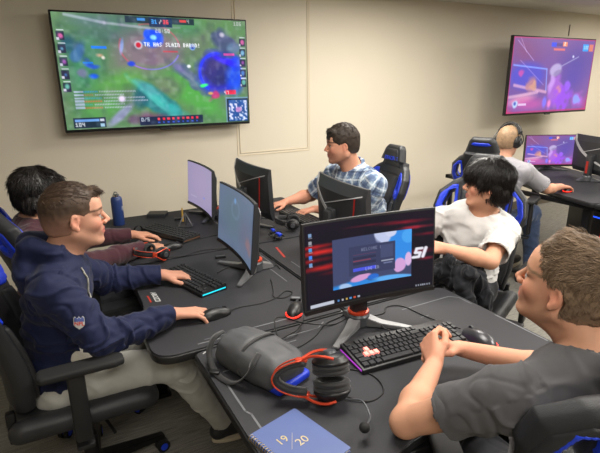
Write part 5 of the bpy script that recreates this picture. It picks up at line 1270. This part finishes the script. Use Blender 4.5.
def hood(F, H, J, TM):
    nb = J['nb']; fw, lat, sp = TM.T
    F.rc(nb-lat*.085-fw*.01+sp*.025, nb-fw*.085+sp*.035-lat*.03, .034, .044, .02); F.rc(nb+lat*.085-fw*.01+sp*.025, nb-fw*.085+sp*.035+lat*.03, .034, .044, .02)
    F.el(nb-fw*.10-sp*.05, (.045, .10, .075), TM, .03); F.rc(nb-lat*.08+sp*.03, nb+fw*.085-sp*.045, .026, .02, .02); F.rc(nb+lat*.08+sp*.03, nb+fw*.085-sp*.045, .026, .02, .02)
body, hoodie = person('person in a navy hooded sweatshirt with short dark hair, side view facing right', (-.25, 1.91, 0), J, H, dict(
    id='navy', seed=5, res=.0040, cres=.005, skin=(200, 150, 126), hair_rgb=(66, 50, 38), iris=(80, 90, 100), beard=(130, 100, 85), beard_a=.18, fat=-.002, nose=.002, neckr=.93, girth=.95,
    hair=hair_navy, hnoise=(.002, 40, 90), fade=(-.055, .035), nlocks=9000, lock_len=lambda L: .007+.018*np.clip((L[:, 2]-.05)/.05, 0, 1), lock_w=.0013, flow=flow_short, lift=.30, curlh=.2, hres=.0035,
    handR=dict(fwd=(.97, -.10, -.10), up=(.06, 0, 1), side=1, curl=(16, 20, 24, 26, 12), spread=1.3), handL=dict(fwd=(.96, -.18, -.12), up=(.05, 0, 1), side=-1, curl=(22, 24, 26, 26, 10), spread=1.2),
    top=dict(name='hoodie', label='navy hooded sweatshirt', mat=cloth_mat('navy_fleece', (22, 29, 60), rough=.7, sheen=.08), sleeve=1, amp=.010, neck=.060, extra=hood, hem=.09),
    legs=dict(name='sweatpants', label='light grey sweatpants', mat=GREYP, amp=.009), shoe=SHOE_D, sole=SOLE_W, thick=.016, foot=V3(.9, -.1, 0)))
F = Field((-.05, 1.66, .55), (.25, 1.90, .85), .005); F.rc((.075, 1.77, .665), (.125, 1.80, .655), .045, .036, .02); F.rc((.03, 1.77, .70), (.10, 1.82, .69), .04, k=.02)
V, Q = F.surface(); V = relax(V, Q, 2); V = V+normals(V, Q)*(.004*noise3(V*30, 2))[:, None]
o = link('undershirt', mesh('undershirt', V-np.array([-.25, 1.91, 0]), Q, True), cloth_mat('white_cotton_hem', (206, 200, 188), bs=900, var=.02), body); o['label'] = 'white t-shirt hem showing under the hoodie'
# drawstring and league shield on the hoodie
def project(target, me, M, depth=.0018):
    """lay the flat mesh (local xy, looking along -z of M) on the target's surface"""
    T = target.data; off = Vector(target.matrix_basis.translation) if target.parent is None else Vector(target.parent.location)
    bvh = BVHTree.FromPolygons([v.co+off for v in T.vertices], [tuple(p.vertices) for p in T.polygons])
    d = -(M.to_3x3() @ Vector((0, 0, 1))); last = None
    for v in me.vertices:
        h = v.co.z; p = M @ Vector((v.co.x, v.co.y, 0)); r = bvh.ray_cast(p, d)
        if r[0] is None: r = bvh.find_nearest(p)
        v.co = r[0]-d*(depth+h)-off
    return me
def grid_shape(test, w, h, n, z=0.):
    bm = bmesh.new(); g = {}
    for i in range(n):
        for j in range(n):
            x = (i/(n-1)-.5)*w; y = (j/(n-1)-.5)*h; g[i, j] = (x, y)
    vs = {}
    for i in range(n-1):
        for j in range(n-1):
            cx = (g[i, j][0]+g[i+1, j][0])/2; cy = (g[i, j][1]+g[i, j+1][1])/2
            if test(cx/(w/2), cy/(h/2)):
                f = []
                for a, b in ((i, j), (i+1, j), (i+1, j+1), (i, j+1)):
                    if (a, b) not in vs: vs[a, b] = bm.verts.new((*g[a, b], z))
                    f.append(vs[a, b])
                bm.faces.new(f)
    return bm_mesh('patch', bm)
def patch_frame(cx, z_, y_, n): 
    n = Vector(n).normalized(); x = Vector((0, 0, 1)).cross(n).normalized(); y = n.cross(x); return basis4(x, y, n, Vector((cx, y_, z_)))
sM = patch_frame(.068, .915, 1.40, (.1, -1, .12)) @ Matrix.Rotation(rad(-8), 4, 'Z')
shield = lambda x, y: abs(x) < (.92 if y > -.2 else .92*(1-((-.2-y)/.8)**1.8)) and y < .86+.12*cos(x*9)
for nm, f, w_, m_, z_ in (('shield_emblem', shield, 1., M_PRINTW, 0), ('shield_top', lambda x, y: shield(x*1.15, y*1.1) and y > .22, 1., mat('emblem_blue', (70, 84, 140), .7), .0008), ):
    me = grid_shape(f, .034, .042, 26, z_); me.name = nm; o = link(nm, project(hoodie, me, sM), m_, hoodie)
me = text_mesh('NFL', .0165, 0, 0, .0006); me.transform(Matrix.Translation((0, -.003, .0008))); link('shield_letters', project(hoodie, me, sM), mat('emblem_red', (196, 60, 52), .7), hoodie)
bm = bmesh.new()
off = Vector((-.25, 1.91, 0)); T = hoodie.data; bvh = BVHTree.FromPolygons([v.co+off for v in T.vertices], [tuple(p.vertices) for p in T.polygons])
P = []
for k in range(24):
    u = k/23; p = Vector((.085+.035*u+.004*sin(k*1.1), 1.775-.015*u, 1.02-.13*u)); q = bvh.find_nearest(p); P.append(q[0]+q[1]*.003-off)
tube(bm, P, .0034, 6); link('drawstring', bm_mesh('drawstring', bm, True), mat('speckled_cord', (150, 148, 140), .8, var=.6, nscale=260), hoodie)
# --- dark-haired person in burgundy
H = Head((-.005, 2.58, 1.135), 15, -4, 0, .95); pel = V3(-.05, 2.62, .57)
J = dict(nb=(-.06, 2.60, 1.01), sR=(-.075, 2.43, .94), sL=(-.07, 2.78, .945), eR=(.13, 2.43, .795), eL=(.14, 2.86, .80), wR=(.445, 2.60, .785), wL=(.44, 2.86, .785), pel=pel, hL=pel+[0, .09, -.02], hR=pel+[0, -.09, -.02], kR=(.36, 2.55, .56), kL=(.36, 2.80, .56), aR=(.42, 2.55, .12), aL=(.42, 2.78, .12))
def hair_dark(F, H):
    hair_shell(F, H, .022, .014, .0, .006); F.el(H.w(-.040, .0, .042), (.080, .084, .080), H.M, .02); F.rc(H.w(.060, -.045, .070), H.w(.060, .045, .070), .024, k=.03)
    F.rc(H.w(-.06, -.05, -.03), H.w(-.06, .05, -.03), .042, k=.02); F.rc(H.w(.02, -.082, .01), H.w(-.04, -.078, -.02), .022, k=.02); F.rc(H.w(.02, .082, .01), H.w(-.04, .078, -.02), .022, k=.02)
    head_cut(F, H, .045, nape=-.085, tem=.026, ears=False)
def flow_long(L, rng):
    top = np.clip((L[:, 2]-.07)/.06, 0, 1); d = np.zeros((len(L), 3)); d[:, 0] = np.sign(L[:, 0]+.02)*.6*top+.25*noise3(L*18, 3); d[:, 1] = np.sign(L[:, 1])*.5*top+.3*noise3(L*22, 4); d[:, 2] = -1.*(1-top)-.25; return d
person('person with tousled black hair in a burgundy sweater, behind the navy hoodie', (-.36, 2.62, 0), J, H, dict(
    id='dark', seed=7, res=.0055, cres=.007, skin=(196, 146, 118), hair_rgb=(28, 24, 22), hair=hair_dark, hnoise=(.005, 26, 60), nlocks=6500, lock_len=lambda L: .045+0*L[:, 0], lock_w=.0024, flow=flow_long, lift=.22, curlh=.35, hres=.0045, hrough=.4,
    handR=dict(fwd=(.97, .12, -.12), up=(.08, 0, 1), side=1, curl=(18, 20, 24, 26, 12), spread=1.2), handL=dict(fwd=(.97, 0, -.12), up=(.08, 0, 1), side=-1, curl=(20, 20, 22, 24, 10)),
    top=dict(name='sweater', label='burgundy long-sleeved sweater', mat=cloth_mat('burgundy_knit', (70, 38, 46)), sleeve=1, amp=.008, neck=.060), legs=dict(name='trousers', label='dark trousers', mat=BLKP), shoe=SHOE_D, sole=SOLE_W, thick=.013))
body_dark = [o for o in COL.objects if o.name == 'person.002'][0]
t = thing('eyeglasses', 'thin dark eyeglasses on the black-haired person behind the navy hoodie', 'glasses', H.w(.096, 0, .005)); t.rotation_euler = Matrix([list(r) for r in H.M]).to_euler()
bm = bmesh.new()
for s in (-1, 1): tube(bm, [(.004, s*.033+.024*cos(a), .018*sin(a)) for a in np.linspace(0, 2*pi, 22)], .0016, 6)
tube(bm, [(.004, -.009, .003), (.010, 0, .006), (.004, .009, .003)], .0014, 6); fr = link('lens_rims', bm_mesh('lens_rims', bm, True), M_BLACK, t)
for s in (-1, 1):
    bm = bmesh.new(); tube(bm, smooth_path([(.003, s*.057, .006), (-.02, s*.074, .006), (-.09, s*.082, .008), (-.115, s*.082, -.01)], 5), .0016, 6); link('temple', bm_mesh('temple', bm, True), M_BLACK, t)
# --- checked shirt
H = Head((1.80, 2.72, 1.232), 158, -3, 0, 1.03); pel = V3(2.02, 2.71, .57)
J = dict(nb=(1.895, 2.72, 1.075), sR=(1.90, 2.945, .985), sL=(1.92, 2.50, .985), eR=(1.82, 3.16, .800), eL=(1.85, 2.60, .775), wR=(1.575, 3.115, .785), wL=(1.655, 2.83, .785), pel=pel, hR=pel+[0, .1, -.02], hL=pel+[0, -.1, -.02], kR=(1.62, 2.86, .56), kL=(1.62, 2.58, .56), aR=(1.58, 2.86, .12), aL=(1.58, 2.58, .12))
def hair_plaid(F, H):
    hair_shell(F, H, .020, .009, .002, .0); F.rc(H.w(.062, -.04, .088), H.w(.062, .04, .088), .018, k=.02); head_cut(F, H, .062, nape=-.05, tem=.034)
def collar(F, H, J, TM):
    nb = J['nb']; fw, lat, sp = TM.T
    for s in (-1, 1): F.rc(nb-fw*.055+lat*s*.045+sp*.03, nb+fw*.06+lat*s*.055-sp*.03, .012, .014, .02); F.rc(nb-fw*.06+sp*.035-lat*s*.01, nb-fw*.05+lat*s*.05+sp*.03, .012, None, .02)
person('smiling heavyset person in a blue checked shirt by the wall', (1.98, 2.72, 0), J, H, dict(
    id='checked', seed=9, res=.0055, cres=.0065, skin=(203, 147, 120), hair_rgb=(52, 42, 34), beard=(120, 84, 72), beard_a=.30, fat=.012, girth=1.22,
    hair=hair_plaid, hnoise=(.003, 34, 70), nlocks=4500, lock_len=lambda L: .014+.012*np.clip((L[:, 2]-.03)/.06, 0, 1), lock_w=.0018, flow=flow_short, lift=.25, hres=.0045,
    handR=dict(fwd=(-.98, .02, -.10), up=(-.08, 0, 1), side=1, curl=(18, 20, 24, 26, 12), spread=1.2), handL=dict(fwd=(-.97, .12, -.10), up=(-.08, 0, 1), side=-1, curl=(20, 24, 26, 28, 12), spread=1.2),
    top=dict(name='checked_shirt', label='blue and white checked short-sleeved shirt', mat=cloth_mat('checked_cotton', (150, 170, 190), attr='Col'), sleeve=.80, amp=.008, neck=.062, colfn=plaid_col, extra=collar, drop=.02, vtilt=.6), legs=dict(name='jeans', label='blue jeans', mat=JEANS), shoe=SHOE_D, sole=SOLE_W, thick=.014))
# --- white t-shirt
H = Head((1.925, 1.613, 1.148), 140, 4, 3, .97); pel = V3(1.95, 1.71, .60)
J = dict(nb=(1.955, 1.665, 1.00), sR=(1.885, 1.855, .925), sL=(1.985, 1.525, .930), eR=(1.66, 1.90, .80), eL=(1.775, 1.425, .840), wR=(1.52, 1.72, .89), wL=(1.575, 1.535, .905), pel=pel, hR=pel+[-.02, .09, -.02], hL=pel+[.02, -.09, -.02], kR=(1.63, 1.75, .57), kL=(1.66, 1.52, .57), aR=(1.62, 1.76, .12), aL=(1.66, 1.50, .12))
def hair_tee(F, H):
    hair_shell(F, H, .022, .012, .002, .003); F.el(H.w(.038, 0, .054), (.064, .068, .056), H.M, .03)
    for y in (-1, 1): F.rc(H.w(.045, y*.066, .03), H.w(-.03, y*.072, .0), .016, .017, .015); F.rc(H.w(.042, y*.074, .02), H.w(.038, y*.074, -.012), .008, .004, .01)
    F.rc(H.w(-.065, -.045, -.04), H.w(-.065, .045, -.04), .034, k=.02)
    w = H.w; F.el(w(.128, 0, -.075), [.078, .10, .100], H.M, .006, 's'); 
    for y in (-1, 1): F.el(w(.070, y*.088, -.052), [.040, .04, .052], H.M, .006, 's'); F.el(w(.006, y*.09, -.030), [.024, .03, .026], H.M, .006, 's')
    F.bx(w(0, 0, -.185), [.3, .3, .1], H.M, 0, .006, 's')
def flow_tee(L, rng):
    d = np.zeros((len(L), 3)); top = np.clip((L[:, 2]-.06)/.06, 0, 1); fr = np.clip((L[:, 0]+.0)/.04, 0, 1)
    d[:, 0] = fr*.7*top+.35*fr-.2*(1-fr); d[:, 1] = np.sign(L[:, 1])*.5*top+.25*noise3(L*25, 4); d[:, 2] = -1.*(1-top)-.35; return d
person('person with black fringe hair in a white t-shirt leaning back, arms folded', (2.02, 1.66, 0), J, H, dict(
    id='tee', seed=11, res=.0048, cres=.006, skin=(203, 152, 124), hair_rgb=(24, 20, 19), iris=(40, 28, 22), fat=-.001,
    hair=hair_tee, hnoise=(.004, 26, 60), nlocks=8000, lock_len=lambda L: .045+0*L[:, 0], lock_w=.0020, flow=flow_tee, lift=.16, curlh=.2, hres=.004, hrough=.38,
    handL=dict(fwd=(-.82, .55, .05), up=(-.35, -.45, .8), side=-1, curl=(25, 30, 34, 38, 12), spread=.7), handR=dict(fwd=(-.2, -.95, .1), up=(-.5, 0, .85), side=1, curl=(25, 28, 32, 34, 12), spread=.7),
    top=dict(name='t_shirt', label='plain white t-shirt', mat=cloth_mat('white_cotton', (200, 198, 196), bs=900, var=.02), sleeve=.78, amp=.010, neck=.066, drop=.03, vtilt=.7), legs=dict(name='trousers', label='dark trousers', mat=BLKP), shoe=SHOE_D, sole=SOLE_W, thick=.014, girth=.95))
# --- far person with headphones
H = Head((3.35, 2.645, 1.165), 10, -6, 0); pel = V3(3.16, 2.58, .56)
J = dict(nb=(3.30, 2.63, 1.01), sR=(3.345, 2.45, .945), sL=(3.23, 2.80, .945), eR=(3.535, 2.375, .80), eL=(3.50, 2.86, .80), wR=(3.77, 2.42, .788), wL=(3.80, 2.80, .79), pel=pel, hR=pel+[.03, -.09, -.02], hL=pel+[-.03, .09, -.02], kR=(3.55, 2.50, .57), kL=(3.52, 2.76, .57), aR=(3.52, 2.42, .12), aL=(3.6, 2.7, .12))
def hair_buzz(F, H):
    hair_shell(F, H, .003, .003, .0, .0); head_cut(F, H, .068, nape=-.06, tem=.030)
person('person with cropped hair and headphones in a pale grey t-shirt, farthest right', (3.2, 2.6, 0), J, H, dict(
    id='far', seed=13, res=.006, cres=.007, skin=(200, 150, 124), hair_rgb=(150, 122, 94), hair=hair_buzz, hnoise=(.0006, 90, 160), nlocks=0, flow=flow_short, hres=.0035, beard=(150, 110, 84), beard_a=.35,
    handR=dict(fwd=(.98, 0, -.10), up=(.06, 0, 1), side=1, curl=(16, 20, 24, 26, 12), spread=1.2), handL=dict(fwd=(.98, .05, -.1), up=(.06, 0, 1), side=-1),
    top=dict(name='t_shirt', label='pale grey t-shirt', mat=cloth_mat('pale_grey_cotton', (146, 144, 149)), sleeve=.80, amp=.006, neck=.060), legs=dict(name='jeans', label='blue jeans', mat=JEANS), shoe=SHOE_D, sole=SOLE_W, thick=.015, girth=.88))
t = make_headset(H.w(-.004, 0, .045), (0, 0, 0), 'black over-ear headphones worn by the person farthest right', M_BLACK, name='headphones', mic=False, s=1.06)
t.rotation_euler = (Matrix([list(r) for r in H.M]) @ Matrix.Rotation(pi/2, 3, 'Z') @ Matrix.Rotation(rad(8), 3, 'X')).to_euler()
# --- bundled dark jacket on the lap
rng = np.random.default_rng(4); b0 = V3(1.70, 1.42, .70); F = Field(b0-[.26, .24, .20], b0+[.26, .24, .22], .006)
F.el((1.70, 1.45, .760), (.12, .12, .065)); F.el((1.62, 1.50, .79), (.07, .08, .06), None, .03)
for i in range(11):
    a = rng.random()*6.28; p = V3(1.68, 1.45, .79)+V3(cos(a)*.09, sin(a)*.10, .03*rng.random()); q = p+V3(rng.normal()*.06, rng.normal()*.06, -.03*rng.random()); F.rc(p, q, .030, .026, .010)
F.rc((1.76, 1.35, .76), (1.80, 1.33, .62), .045, .05, .03); F.rc((1.64, 1.36, .74), (1.68, 1.33, .60), .04, .045, .03); F.rc((1.60, 1.44, .86), (1.55, 1.50, .78), .03, .03, .02)
V, Q = F.surface(); V = relax(V, Q, 2); N = normals(V, Q); V = V+N*(.012*np.exp(-(noise3(V*[16, 20, 9]+2*noise3(V*8, 5)[:, None], 3)/.14)**2)+.009*noise3(V*[20, 24, 11], 6)-.006*np.exp(-(noise3(V*[14, 11, 20], 7)/.1)**2))[:, None]
tag(link('jacket', mesh('jacket', (V-b0)*[.80, .80, .92], Q, True), cloth_mat('black_fleece', (24, 25, 30), sheen=.1), loc=(1.665, 1.475, .705)), 'crumpled black jacket on the lap and armrest beside the white t-shirt', 'jacket')

GROUPS = {'monitor': 'monitors standing on the black desks', 'keyboard': 'keyboards on the black desks', 'mouse': 'mice on the black desks', 'gaming_desk': 'black gaming desks', 'television': 'wall televisions', 'headset': 'headsets lying on the desks', 'cable': 'loose cables on the desks', 'person': 'seated people'}
for o in COL.objects:
    k = o.name.split('.')[0]
    if o.parent is None and k in GROUPS and 'group' not in o: o['group'] = GROUPS[k]
